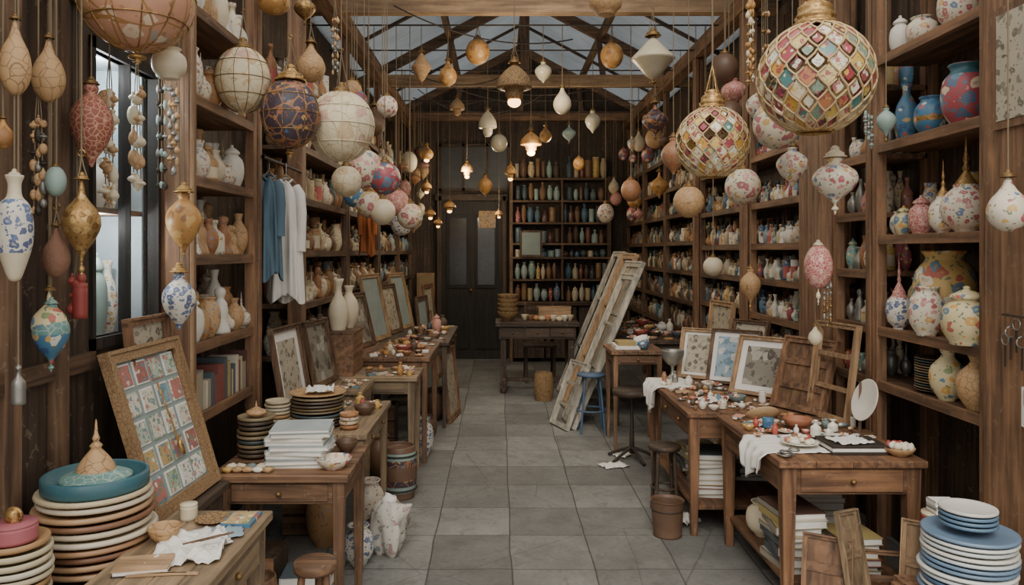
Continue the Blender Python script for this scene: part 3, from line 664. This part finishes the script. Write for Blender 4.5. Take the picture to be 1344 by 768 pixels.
strand('bead_strand',1086,3.4,370,440,[STEEL,BRASS],6,.007); strand('bead_strand',440,4.4,20,110,[TAN,STEEL],7)
strand('bead_strand',1005,4.0,0,150,[TAN,BRASS],6)
for d,xs in rods.items():
    b=B('hanging_rail'); b.tube([(-1.42 if d<3.1 else -1.6,d,3.5),(2.22,d,3.5)],.012 if d<5 else .007,IRON,8); b.done()
b=B('string_light_wire')
for k in range(7):
    y=R.uniform(5.5,9.5); y2=y+R.uniform(-.6,1.2); x0=R.uniform(-1.1,.2); x1=x0+R.uniform(.8,1.5); sag=R.uniform(.08,.22)
    b.tube([(x0+(x1-x0)*i/14,y+(y2-y)*i/14,3.49-sag*4*(i/14)*(1-i/14)) for i in range(15)],.006,IRON,4)
b.done()
# ------------------------------------------------------------------ helpers for dishes
def put(name,prof,loc,mat,r,h,seg=28,mats=None,lid=None):
    b=B(name); b.lathe(P[prof],loc,mat,r,h,seg,mats); return b.done()
def stack(name,x,y,z,r,n,dz,mat,wob=.006,prof='dish',top=None):
    b=B(name); zz=z
    for k in range(n):
        b.lathe(P[prof],(x+R.uniform(-wob,wob),y+R.uniform(-wob,wob),zz),mat,r*R.uniform(.94,1.02),dz*1.35,36); zz+=dz
    if top: top(b,x,y,zz)
    return b.done()
def lidtop(b,x,y,z):
    b.lathe([(0,0),(.92,0),(1,.2),(1,.9),(.96,1),(.92,.9),(.9,.3),(0,.25)],(x,y,z),TEAL,.145,.05,36)
    b.lathe(sm([(.95,0),(1,.08),(.8,.2),(.55,.3),(.5,.34),(0,.36)],2),(x,y,z+.03),TURQ,.1,.08,28)
    b.lathe(sm([(.6,0),(.55,.1),(.35,.28),(.16,.42),(.2,.48),(.08,.56),(.12,.62),(.06,.72),(.03,.95),(0,1)],2),(x,y,z+.055),TAN,.09,.15,20)
stack('large_plate_stack',-1.19,2.25,.68,.165,10,.022,PLATES,.008,top=lidtop)
def redtop(b,x,y,z):
    b.lathe(P['tin'],(x,y,z),M('pink_tin','b45c66',.5),.055,.045,24); b.torus((x,y,z+.06),.02,.005,GOLD,16,5,'Y'); b.blob((x,y,z+.04),.02,.015,.02,GOLD)
stack('cream_plate_stack',-1.23,1.93,.68,.088,9,.021,PLATEC,.004,top=redtop)
put('paper_cup','tin',(-.985,2.42,.75),CREAM,.026,.05); put('small_bowl','bowl',(-.98,2.23,.75),TAN,.046,.045)
b=B('woven_plate'); b.lathe(P['plate'],(-.90,2.40,.75),WICK,.055,.012,28); b.done()
b=B('mosaic_tray'); b.box(-.86,-.765,2.34,2.46,.75,.76,BLUE); b.box(-.85,-.775,2.35,2.45,.76,.763,CARDS); b.done()
def sheet(name,x0,x1,y0,y1,z,mat,amp=.012,n=18,rot=0,seed=0.):
    b=B(name); cx,cy=(x0+x1)/2,(y0+y1)/2; b.X=Matrix.Translation((cx,cy,z))@Matrix.Rotation(math.radians(rot),4,'Z')
    vs=[];w,h=x1-x0,y1-y0
    for i in range(n):
        for j in range(n):
            u,v=i/(n-1)-.5,j/(n-1)-.5; e=1+.12*noise.noise(Vector((u*4+seed,v*4,0)))
            vs.append((u*w*e,v*h*e,.002+amp*abs(noise.noise(Vector((u*5+seed,v*5,1)))*1.3+noise.noise(Vector((u*11,v*9+seed,2)))*.5)))
    b.add(vs,[(i*n+j,(i+1)*n+j,(i+1)*n+j+1,i*n+j+1) for i in range(n-1) for j in range(n-1)],mat,True); return b.done(thick=.002)
sheet('crumpled_linen_napkin',-.97,-.78,2.05,2.26,.75,LINEN,.03,26,12,3.)
sheet('white_paper_sheet',-.93,-.80,2.16,2.32,.752,PAPER,.012,12,30,7.)
sheet('blue_paper_sheet',-.86,-.77,2.24,2.33,.753,M('blue_sheet','8fa8b4',.8),.008,10,20,4.)
b=B('notebook'); b.X=Matrix.Translation((-.95,2.04,.75))@Matrix.Rotation(.2,4,'Z'); b.box(-.07,.07,-.05,.05,0,.004,IRON); b.box(-.066,.068,-.048,.048,.004,.014,PAPER); b.box(-.07,.07,-.05,.05,.014,.018,'lite'); b.done()
b=B('paint_brushes')
for k in range(3): b.beam((-.97+k*.02,1.98+.01*k,.755),(-.85+k*.03,2.0,.755),.006,.006,'lite')
for k in range(3): b.beam((-.88+k*.02,2.12+.012*k,.785),(-.80+k*.015,2.19+.01*k,.785),.004,.004,'post')
b.done()
def books(name,x,y,z,n,w,dp,mat,seed=1,t=(.012,.03)):
    r=random.Random(seed); b=B(name); zz=z
    for k in range(n):
        th=r.uniform(*t); b.X=Matrix.Translation((x+r.uniform(-.01,.01),y+r.uniform(-.01,.01),zz))@Matrix.Rotation(r.uniform(-.14,.14),4,'Z')
        b.box(-w/2,w/2,-dp/2,dp/2,0,.003,mat); b.box(-w/2+.004,w/2-.004,-dp/2+.004,dp/2-.004,.003,th-.003,PAPER); b.box(-w/2,w/2,-dp/2,dp/2,th-.003,th,mat); b.box(-w/2,-w/2+.003,-dp/2,dp/2,0,th,mat); zz+=th
    b.X=Matrix.Identity(4); return b.done()
books('white_book_stack',-.865,3.33,TZ,9,.25,.2,M('white_book_covers',['e4e0d4','b0bcbc','ddd7c8','98a4a4'],.6),3,(.014,.022))
stack('dark_bowl_stack',-1.09,3.42,TZ,.082,9,.02,PLATESK,.003,top=lambda b,x,y,z:b.lathe(P['spire'],(x,y,z),TAN,.045,.07,16))
put('painted_bowl','bowl',(-.70,3.23,TZ),ROSE,.075,.045); put('cream_bowl','bowl',(-.70,3.5,TZ),BROWN,.05,.05)
b=B('carved_soap_dishes')
for k in range(9): b.blob((-1.13+.042*(k%5),3.17+.05*(k//5),TZ),.024,.02,.012,R.choice([CREAM,TAN,MTRK]),seed=k)
b.done()
stack('plate_stack',-.94,3.95,.70,.14,9,.017,PLATESK,.006,top=lambda b,x,y,z:(b.lathe(P['plate'],(x,y,z),TAN,.145,.022,30)))
sheet('folded_white_cloth',-1.0,-.86,3.9,4.02,.875,LINEN,.03,16,10,2.)
put('brown_bowl','bowl',(-.74,4.2,.70),BROWN,.06,.05)
stack('cream_dish_stack',-1.12,3.86,.70,.065,8,.018,PLATEC,.003); stack('clay_dish_stack',-.76,3.86,.70,.05,4,.02,MTAN,.003)
def trinkets(name,x0,x1,y0,y1,z,n,mats,rs=(.018,.045),avoid=()):
    b=B(name); placed=[]
    for k in range(n*8):
        if len(placed)>=n: break
        r=R.uniform(*rs); x=R.uniform(x0+r,x1-r); y=R.uniform(y0+r,y1-r)
        if any((x-a)**2+(y-c)**2<(r+q)**2 for a,c,q in placed) or any((x-a)**2+(y-c)**2<(r+q)**2 for a,c,q in avoid): continue
        placed.append((x,y,r)); k2=R.random(); mt=R.choice(mats)
        if k2<.24:
            b.lathe(P['bowl'],(x,y,z),mt,r,r*.8,16)
            for q in range(4): b.blob((x+R.uniform(-.4,.4)*r,y+R.uniform(-.4,.4)*r,z+r*.35),r*.35,r*.3,r*.28,MSHELL,seed=q+k)
        elif k2<.44:
            b.lathe(P['plate'],(x,y,z),R.choice([WHITE,mt]),r*1.05,r*.25,18)
            for q in range(5): b.blob((x+R.uniform(-.45,.45)*r,y+R.uniform(-.45,.45)*r,z+r*.12),r*.28,r*.24,r*.2,MSHELL,seed=q+k)
        elif k2<.64: b.lathe(P[R.choice(['jar','pot','vase','tin','bottle'])],(x,y,z),mt,r*.7,r*R.uniform(1.2,2.8),14)
        elif k2<.8:
            o=b.X; b.X=Matrix.Translation((x,y,z))@Matrix.Rotation(R.uniform(0,3),4,'Z'); q=R.choice([.4,.15]); mt=R.choice([mt,PAPER,'mid']) ; b.box(-r*.8,r*.8,-r*.55,r*.55,0,r*q,mt); b.box(-r*.82,r*.82,-r*.57,r*.57,r*q,r*(q+.08),mt); b.X=o
        else:
            for q in range(4): b.blob((x+R.uniform(-.5,.5)*r,y+R.uniform(-.5,.5)*r,z),r*.45,r*.35,r*.3,mt,seed=q+k*2.)
    return b.done()
trinkets('assorted_small_dishes',-.95,-.66,4.3,4.58,.70,14,[MTRK,MTAN]); trinkets('assorted_small_dishes',-.98,-.57,5.22,5.64,.74,26,[MTRK,MTAN,AMBER],(.02,.055)); trinkets('assorted_small_dishes',-1.05,-.85,4.72,5.12,.74,12,[MTRK,MTAN])
trinkets('assorted_small_dishes',-1.0,-.54,5.74,6.68,.80,40,[MTRK,MTAN,AMBER],(.02,.065)); trinkets('assorted_small_dishes',-.9,-.47,6.9,8.35,.78,40,[MTRK,MDRK],(.03,.08))
b=B('display_box'); b.box(-1.22,-1.0,5.23,5.6,.74,1.03,'mid'); b.box(-1.225,-.995,5.225,5.605,1.03,1.05,'post'); b.done(.002)
put('tall_cream_vase','slim',(-1.12,5.31,1.05),CREAM,.07,.36); put('tall_tan_vase','vase',(-1.08,5.48,1.05),CREAM,.07,.30)
# floor objects left
b=B('ceramic_barrel'); b.lathe(P['barrel'],(-.655,4.98,0),BAR,.12,.34,30,mats=[(.12,.2,CELA),(.3,.36,DARKP),(.5,.56,TAN),(.66,.72,DARKP),(.8,.86,CELA)])
for z in (.06,.28): b.torus((-.655,4.98,z),.117,.006,IRON,30,6)
b.done()
b=B('floral_cloth_sack'); b.blob((-.585,4.05,0),.1,.1,.15,M('floral_sack_cloth','d0c9bc',.85,fl=['a8807e','8a9098','9a9a90'],fs=12,ft=.3),28,.35,4.); b.blob((-.585,4.05,.25),.04,.04,.03,LINEN,12,.3,2.); b.done()
b=B('wooden_keg'); b.lathe(P['barrel'],(-.90,2.78,0),W('mid'),.10,.42,24)
for z in (.08,.32): b.torus((-.90,2.78,z),.098,.006,IRON,24,6)
b.done()
b=B('turned_wooden_stool'); b.lathe([(0,0),(.95,0),(1,.3),(1,.8),(.95,1),(0,1)],(-.68,2.82,.42),W('mid','X'),.08,.035,24)
for k in range(3):
    t=pi/2+2*pi/3*k; b.tube([(-.68+.05*math.cos(t),2.82+.05*math.sin(t),.42),(-.68+.08*math.cos(t),2.82+.08*math.sin(t),0)],[.014,.02],W('mid'),8)
b.done()
b=B('floral_floor_vases')
for (x,y,r,h,mt) in ((-.60,5.95,.09,.3,BLUEW),(-.64,6.2,.1,.24,ROSE),(-.62,6.5,.09,.2,BROWN),(-.62,7.2,.1,.3,BROWN),(-.58,7.6,.09,.24,MDRK),(-.85,5.4,.1,.3,MDRK),(-.75,4.4,.09,.28,MTAN),(-.95,4.15,.1,.32,MTAN),(-.72,3.9,.08,.2,BLUEW)): b.lathe(P['pot'],(x,y,0),mt,r,h,22)
b.done()
b=B('storage_crates'); 
for (x,y,w,h) in ((-1.06,3.25,.2,.3),(-1.12,4.3,.2,.35),(-1.1,4.85,.2,.3),(-1.0,6.0,.35,.4)):
    for zz in range(3): b.box(x-w/2,x+w/2,y-.01,y,zz*h/3+.005,zz*h/3+h/3-.01,'mid')
    b.box(x-w/2,x+w/2,y,y+.22,0,h-.02,'dark')
b.done()
books('book_stack',-.83,3.26,0,9,.2,.16,BOOKS,31,(.02,.04))
b=B('books_and_boxes'); y=3.27
while y<3.98:
    t=R.uniform(.015,.05); h=R.uniform(.12,.2); b.box(-1.46,-1.32,y,y+t-.002,.89,.89+h,BOOKS); y+=t
b.done()
# clothes
def garment(name,x,y,ztop,w,h,mat,yaw,sleeve=.5,seed=0):
    b=B(name); b.X=Matrix.Translation((x,y,ztop))@Matrix.Rotation(math.radians(yaw),4,'Z')
    vs=[];n=64;rows=34
    for i in range(rows):
        t=i/(rows-1); z=-h*t
        ww=(.22+.62*math.sin(min(1,t/.2)*pi/2)+.25*t)*w/2; dd=.022+.045*min(1,t*1.6)
        for j in range(n):
            a=2*pi*j/n; fo=1+(.38*math.sin(a*7+seed+t*1.5)+.22*math.sin(a*12+seed*2-t*3))*min(1,t*2.2)
            vs.append((ww*math.cos(a)*(1+.09*math.sin(a*6+seed)*t),dd*math.sin(a)*fo+.008*math.sin(t*9+a*2),z-(.03*math.sin(a*3+seed) if i==rows-1 else 0)-.02*abs(math.cos(a))*(1-t)))
    b.add(vs,[(i*n+j,i*n+(j+1)%n,(i+1)*n+(j+1)%n,(i+1)*n+j) for i in range(rows-1) for j in range(n)],mat,True)
    for s in (-1,1):
        pts=[Vector((s*w*.3,0,-h*.05)),Vector((s*w*.42,-.01,-h*.12)),Vector((s*w*.48,-.02,-h*.28)),Vector((s*w*.48,-.03,-h*.45)),Vector((s*w*.45,-.03,-h*(.4+sleeve*.4)))]
        b.tube(pts,[.022,.03,.028,.024,.028],mat,12)
    b.tube([(-.035,0,0),(0,-.022,-.035),(.035,0,0),(0,.02,.01),(-.035,0,0)],.008,mat,8)
    b.tube([(-w*.3,0,-h*.03),(0,0,.03),(w*.3,0,-h*.03)],.006,W('lite'),6); b.tube([(0,0,.03),(0,0,.08),(0,.02,.1),(0,.03,.08)],.003,STEEL,5)
    b.done()
b=B('clothes_rail'); b.tube([(-1.27,4.1,2.11),(-1.27,4.9,2.11)],.01,IRON,8); b.done()
garment('blue_shirt',-1.28,4.24,2.02,.13,.56,DENIM,15,seed=1); garment('white_shirt',-1.25,4.47,2.02,.19,.70,LINEN,12,seed=3)
garment('orange_shirt',-1.17,6.75,2.0,.13,.42,ORNG,20,seed=5)
# ------------------------------------------------------------------ right market tables
def drape(name,xe,ye,z,w,dpt,drop,mat,dirx=True,seed=0.):
    b=B(name); n=30; m=26; vs=[]
    for i in range(n):
        u=i/(n-1)
        for j in range(m):
            s=j/(m-1)*(w+drop)-w
            y=ye+(u-.5)*dpt*(1-.25*max(0,s)/drop)
            if s<0: p=(xe-s-.004,y,z+.004+.01*abs(noise.noise(Vector((u*6,s*20,seed)))))
            else: p=(xe-.008-.015*(1+math.sin(u*22+seed))*min(1,s/.05)-.006*min(1,s/.03),y,z+.003-s*(1-.45*abs(math.sin(u*3.3+seed))))
            vs.append(p)
    b.add(vs,[(i*m+j,(i+1)*m+j,(i+1)*m+j+1,i*m+j+1) for i in range(n-1) for j in range(m-1)],mat,True); b.done(thick=.002)
drape('white_table_cloth',1.2,3.55,.70,.30,.34,.17,LINEN,seed=1.)
drape('white_table_cloth',1.05,5.2,.70,.25,.4,.2,LINEN,seed=2.)
put('terracotta_bowl','bowl',(1.50,3.83,.71),M('terracotta','ac6644',.5),.07,.05); 
b=B('round_wooden_tray'); b.X=Matrix.Translation((1.42,4.06,.70))@Matrix.Rotation(-.7,4,'X'); b.lathe(P['plate'],(0,.03,.03),M('tray_wood','cfaa78',.5),.09,.02,30); b.done()
put('blue_glass_cup','tin',(1.36,3.85,.71),BLUE,.028,.05) 
b=B('black_album'); b.box(1.47,1.72,3.36,3.55,.70,.712,IRON); b.box(1.475,1.715,3.365,3.545,.712,.73,PAPER); b.box(1.47,1.72,3.36,3.55,.73,.742,IRON); b.done(.002)
sheet('open_booklet',1.5,1.66,3.37,3.5,.743,PAPER,.014,14,12,5.)
sheet('white_paper_sheet',1.28,1.42,3.9,4.0,.706,PAPER,.012,10,30,8.); sheet('white_paper_sheet',1.55,1.68,3.62,3.72,.706,PAPER,.012,10,-20,2.); sheet('crumpled_cloth',1.2,1.35,4.5,4.62,.703,LINEN,.03,14,10,1.)
b=B('serving_plate'); b.lathe(P['plate'],(1.38,3.5,.715),WHITE,.085,.014,28)
for q in range(14): b.blob((1.38+R.uniform(-.055,.055),3.5+R.uniform(-.055,.055),.725),.018,.016,.012,MSHELL,seed=q*1.3)
b.done()
b=B('fruit_dish'); b.lathe(P['bowl'],(1.765,3.36,.70),TAN,.065,.035,24)
for q in range(10): b.blob((1.765+R.uniform(-.035,.035),3.36+R.uniform(-.035,.035),.725),.018,.016,.018,MSHELL,seed=q*1.7)
b.done()
b=B('silver_bracelet_pile')
for q in range(7): b.torus((1.27+R.uniform(-.03,.04),3.34+R.uniform(-.03,.03),.704+.004*q),.022,.004,STEEL,16,5)
b.done()
trinkets('shells_and_trinkets',1.22,1.82,3.58,4.18,.708,75,[MTRK,MSHELL,MTRK,WHITE],(.016,.052),[(1.5,3.83,.075),(1.42,4.06,.09),(1.36,3.85,.035),(1.38,3.5,.09),(1.70,4.12,.1),(1.78,3.74,.05)])
trinkets('shells_and_trinkets',1.07,1.5,4.27,5.25,.703,110,[MTRK,MSHELL,MTRK,STEEL,WHITE,MTAN],(.015,.055))
trinkets('shells_and_trinkets',1.5,1.8,4.4,4.6,.703,14,[MTRK,MSHELL,WHITE],(.016,.04))
b=B('footed_bowl'); b.lathe(sm([(0,0),(.5,0),(.45,.08),(.15,.2),(.15,.45),(.5,.55),(.95,.8),(1,1),(.94,1),(.5,.65),(0,.6)],2),(1.22,5.36,.70),STEEL,.08,.2,24); b.done()
b=B('display_plate'); b.X=Matrix.Translation((1.80,3.72,.87))@Matrix.Rotation(math.radians(-86),4,'Z')@Matrix.Rotation(math.radians(72),4,'X'); b.lathe(P['plate'],(0,0,0),WHITE,.105,.02,36)
b.X=Matrix.Identity(4); b.box(1.75,1.83,3.72,3.80,.70,.715,'mid'); b.beam((1.78,3.76,.715),(1.80,3.79,.95),.015,.01,'mid'); b.done()
# under the market tables
books('book_stack',1.35,3.5,.165,8,.2,.26,BOOKS,5,(.02,.045)); books('book_stack',1.6,3.9,.165,9,.22,.28,BOOKS,6,(.02,.045)); books('book_stack',1.25,4.55,.165,9,.2,.26,BOOKS,7,(.02,.04)); books('book_stack',1.3,5.0,.165,7,.22,.26,BOOKS,8,(.02,.04))
books('book_stack',1.58,3.45,.165,6,.2,.2,BOOKS,9,(.02,.04)); books('book_stack',1.6,4.9,.165,10,.22,.3,BOOKS,12,(.02,.04))
put('enamel_pot','pot',(1.34,3.85,.166),CREAM,.09,.17)
for k,(x,y,w,h) in enumerate(((1.36,3.17,.2,.40),(1.50,3.12,.12,.52),(1.60,3.17,.2,.34),(1.66,3.07,.1,.5))):
    frame('leaning_board',(x,y,0),w,h,(-30,24,-12,-38)[k],12,('mid','grey','mid','lite')[k],('mid' and ENGR),.02,.015,kind=('door','door','open','door')[k])
b=B('brown_bucket'); b.lathe(sm([(0,0),(.82,0),(.85,.05),(.95,.6),(1,.95),(1.04,1),(.98,1),(.94,.9),(.8,.1),(0,.08)],2),(.95,4.3,0),BROWN,.092,.2,28); b.torus((.95,4.3,.15),.09,.004,IRON,28,5); b.done()
b=B('round_stool'); b.lathe([(0,0),(.95,0),(1,.3),(1,.8),(.95,1),(0,1)],(1.02,4.7,.38),W('dark','X'),.1,.03,24)
for k in range(4):
    t=pi/4+pi/2*k; b.tube([(1.02+.07*math.cos(t),4.7+.07*math.sin(t),.38),(1.02+.09*math.cos(t),4.7+.09*math.sin(t),0)],.012,W('dark'),8)
b.torus((1.02,4.7,.15),.08,.008,W('dark'),20,6); b.done()
sheet('crumpled_cloth',.98,1.16,4.42,4.58,0,LINEN,.07,18,20,6.); sheet('scattered_paper',.75,.95,5.6,5.75,0,PAPER,.02,10,20,9.); sheet('scattered_paper',.9,1.02,5.9,6.0,0,PAPER,.03,10,50,4.)
b=B('blue_metal_stool'); sx,sy=.82,6.75
b.lathe([(0,0),(1,0),(1,1),(0,1)],(sx,sy,.5),BLUEM,.13,.02,24)
for k in range(4):
    t=pi/4+pi/2*k; b.tube([(sx+.09*math.cos(t),sy+.09*math.sin(t),.5),(sx+.15*math.cos(t),sy+.15*math.sin(t),.0)],.01,BLUEM,8)
b.torus((sx,sy,.2),.13,.008,BLUEM,20,6); b.done()
b=B('swivel_stool')
b.lathe(sm([(0,0),(.15,0),(.12,.5),(.1,.9),(.3,1),(0,1)],2),(1.02,5.85,.05),IRON,.13,.45,14); b.lathe([(0,0),(1,0),(1,1),(0,1)],(1.02,5.85,.5),W('dark','X'),.15,.04,24)
for k in range(5):
    t=2*pi*k/5; b.tube([(1.02,5.85,.1),(1.02+.1*math.cos(t),5.85+.1*math.sin(t),.06),(1.02+.2*math.cos(t),5.85+.2*math.sin(t),.012)],.012,IRON,8)
b.done()
b=B('assorted_books_and_cloth'); b.box(.95,1.15,6.2,6.45,.80,.83,PAPER); b.box(.97,1.12,6.2,6.4,.83,.86,BOOKS); b.blob((1.2,6.4,.80),.07,.06,.05,LINEN); b.blob((1.18,6.22,.80),.05,.05,.04,BLUE); b.done()
trinkets('assorted_small_dishes',1.2,1.78,7,8.8,.78,40,[MTRK,MDRK],(.03,.08))
b=B('wicker_waste_basket'); b.lathe(P['barrel'],(.48,8.2,0),WICK,.11,.3,20); b.done()
b=B('packing_crate'); 
for z in (0,.14,.28): b.box(1.42,1.80,2.42,2.44,z+.005,z+.125,'mid'); b.box(1.42,1.44,2.44,2.76,z+.005,z+.125,'mid')
b.box(1.44,1.80,2.44,2.78,0,.42,'mid'); b.done()
stack('blue_plate_stack',1.60,2.6,.42,.15,13,.0175,PLATESB,.004)
b=B('small_plate_stack')
for k in range(4): b.lathe(P['dish'],(1.60,2.6,.662+k*.016),M('pale_plates',['e0dcd0','5a7e9a','d8d4c6'],.3) if k==0 else b.mats[0],.09,.022,28)
b.done()
b=B('red_round_tins'); 
for k in range(3): b.lathe(P['tin'],(1.74,3.0,.42+k*.05),REDL,.07,.05,24,mats=[(.85,1,CREAM)])
b.lathe([(0,0),(1,0),(.9,1),(0,1)],(1.74,3.0,0),W('mid','Z'),.08,.42,14); b.done()
books('small_card_boxes',1.745,3.0,.572,3,.09,.07,PAPER,21,(.015,.025))
# ------------------------------------------------------------------ right bay named pottery (shelf tops)
S=[.95,1.22,1.675,2.13,2.565]
def depth(px,off=.1): return (XR+off)*1000/(px-655)
for (nm,px,z,pf,mt,r,h,off,ms) in (
 ('red_blue_enamel_pot',1267,S[3],'pot',REDB,.095,.27,.10,[(.85,1,TEAL)]),('blue_gilt_jar',1222,S[3],'pot',BLUE,.072,.18,.09,[(.42,.55,GOLD)]),('tall_blue_vase',1190,S[3],'vase',BLUE,.052,.29,.10,None),
 ('spired_white_jar',1268,S[2],'spire',ROSE,.10,.42,.10,[(.5,1,GOLD)]),('spired_small_jar',1238,S[2],'spire',ROSE,.06,.33,.05,[(.5,1,GOLD)]),('pink_floral_jar',1209,S[2],'jar',PINKH,.055,.19,.08,None),('red_pyramid_jar',1195,S[2],'spire',REDL,.05,.26,.2,None),('floral_lidded_jar',1186,S[2],'jar',YELC,.045,.15,.08,None),('small_floral_jar',1167,S[2],'pot',ROSE,.045,.12,.08,None),
 ('large_yellow_pot',1240,S[1],'pot',YEL,.135,.38,.16,None),('yellow_ginger_jar',1278,S[1],'jar',YELC,.095,.24,.0,None),('floral_pot',1216,S[1],'pot',ROSE,.075,.22,.02,None),('floral_pot',1190,S[1],'pot',YELC,.07,.25,.18,None),('spired_blue_jar',1180,S[1],'spire',BLUEW,.06,.36,.05,[(.45,1,PINKH)]),
 ('cream_floral_jar',1244,S[0],'vase',YELC,.075,.23,.06,None),('tan_lidded_jar',1283,S[0],'vase',TAN,.08,.23,.06,None),
 ('white_gilt_bowl',1210,S[4],'pot',ROSE,.07,.13,.08,None),('white_gilt_bowl',1175,S[4],'jar',WHITE,.05,.2,.08,None),('floral_pot',1260,S[4],'pot',ROSE,.09,.2,.1,None)):
    d=depth(px,off); d=max(2.95+.05+r,min(3.86-.05-r,d)); put(nm,pf,(XR+off+.0,d,z),mt,r,h,32,ms)
b=B('dark_plate_stack')
for k in range(13): b.lathe(P['plate'],(XR+.12,3.5,.951+k*.012),PLATESK,.1,.018,28)
b.done()
b=B('small_pots_row')
for k in range(7): b.lathe(P[R.choice(['jar','pot','vase','spire'])],(XR+.22,3.05+k*.115,S[2]),R.choice([MCOL,ROSE,REDL]),.045,R.uniform(.16,.3),18)
for k in range(7): b.lathe(P[R.choice(['jar','pot','vase','slim'])],(XR+.24,3.05+k*.115,S[3]),R.choice([MCOL,BLUE,CELA]),.045,R.uniform(.16,.3),18)
for k in range(3): b.lathe(P[R.choice(['jar','slim'])],(XR+.24,3.52+k*.1,S[1]),R.choice([MCOL,TAN]),.04,R.uniform(.16,.3),18)
b.done()
# ------------------------------------------------------------------ light
w=bpy.data.worlds.new('overcast_sky'); bpy.context.scene.world=w; w.use_nodes=True
bg=w.node_tree.nodes['Background']; bg.inputs[0].default_value=(1,.985,.96,1); bg.inputs[1].default_value=1.5
def light(name,kind,loc,e,col=(1,1,1),size=.1,rot=None):
    l=bpy.data.lights.new(name,kind); l.energy=e; l.color=col
    if kind=='SUN': l.angle=math.radians(size)
    elif kind=='POINT': l.shadow_soft_size=size
    o=bpy.data.objects.new(name,l); o.location=loc
    if rot: o.rotation_euler=rot
    bpy.context.scene.collection.objects.link(o)
light('hazy_sun','SUN',(0,-2,6),2.2,(1,.95,.87),35,(math.radians(48),0,math.radians(-8)))
light('display_case_fill','POINT',(-1.5,2.85,2.27),5,(.92,.97,1),.03); light('display_case_fill','POINT',(-1.5,2.85,1.70),4,(.92,.97,1),.02)  # unseen fill points added to brighten the inside of the window case
for (x,y,z) in ((.1,5.9,2.9),(.32,7.1,2.6),(-.4,8.7,2.6),(.7,9.0,2.9),(-.3,10.2,2.3)): light('interior_fill','POINT',(x,y,z-.1),18,(1,.84,.6),.08)  # warm fill added to lift the dim interior, only roughly near the pendants
cam=bpy.data.cameras.new('camera'); co_=bpy.data.objects.new('camera',cam); bpy.context.scene.collection.objects.link(co_)
co_.location=(0,0,1.6); co_.rotation_euler=(pi/2,0,0); cam.sensor_width=36; cam.lens=36*1000/1344
cam.shift_x=(672-655)/1344; cam.shift_y=-(384-330)/1344; cam.clip_start=.05
bpy.context.scene.camera=co_
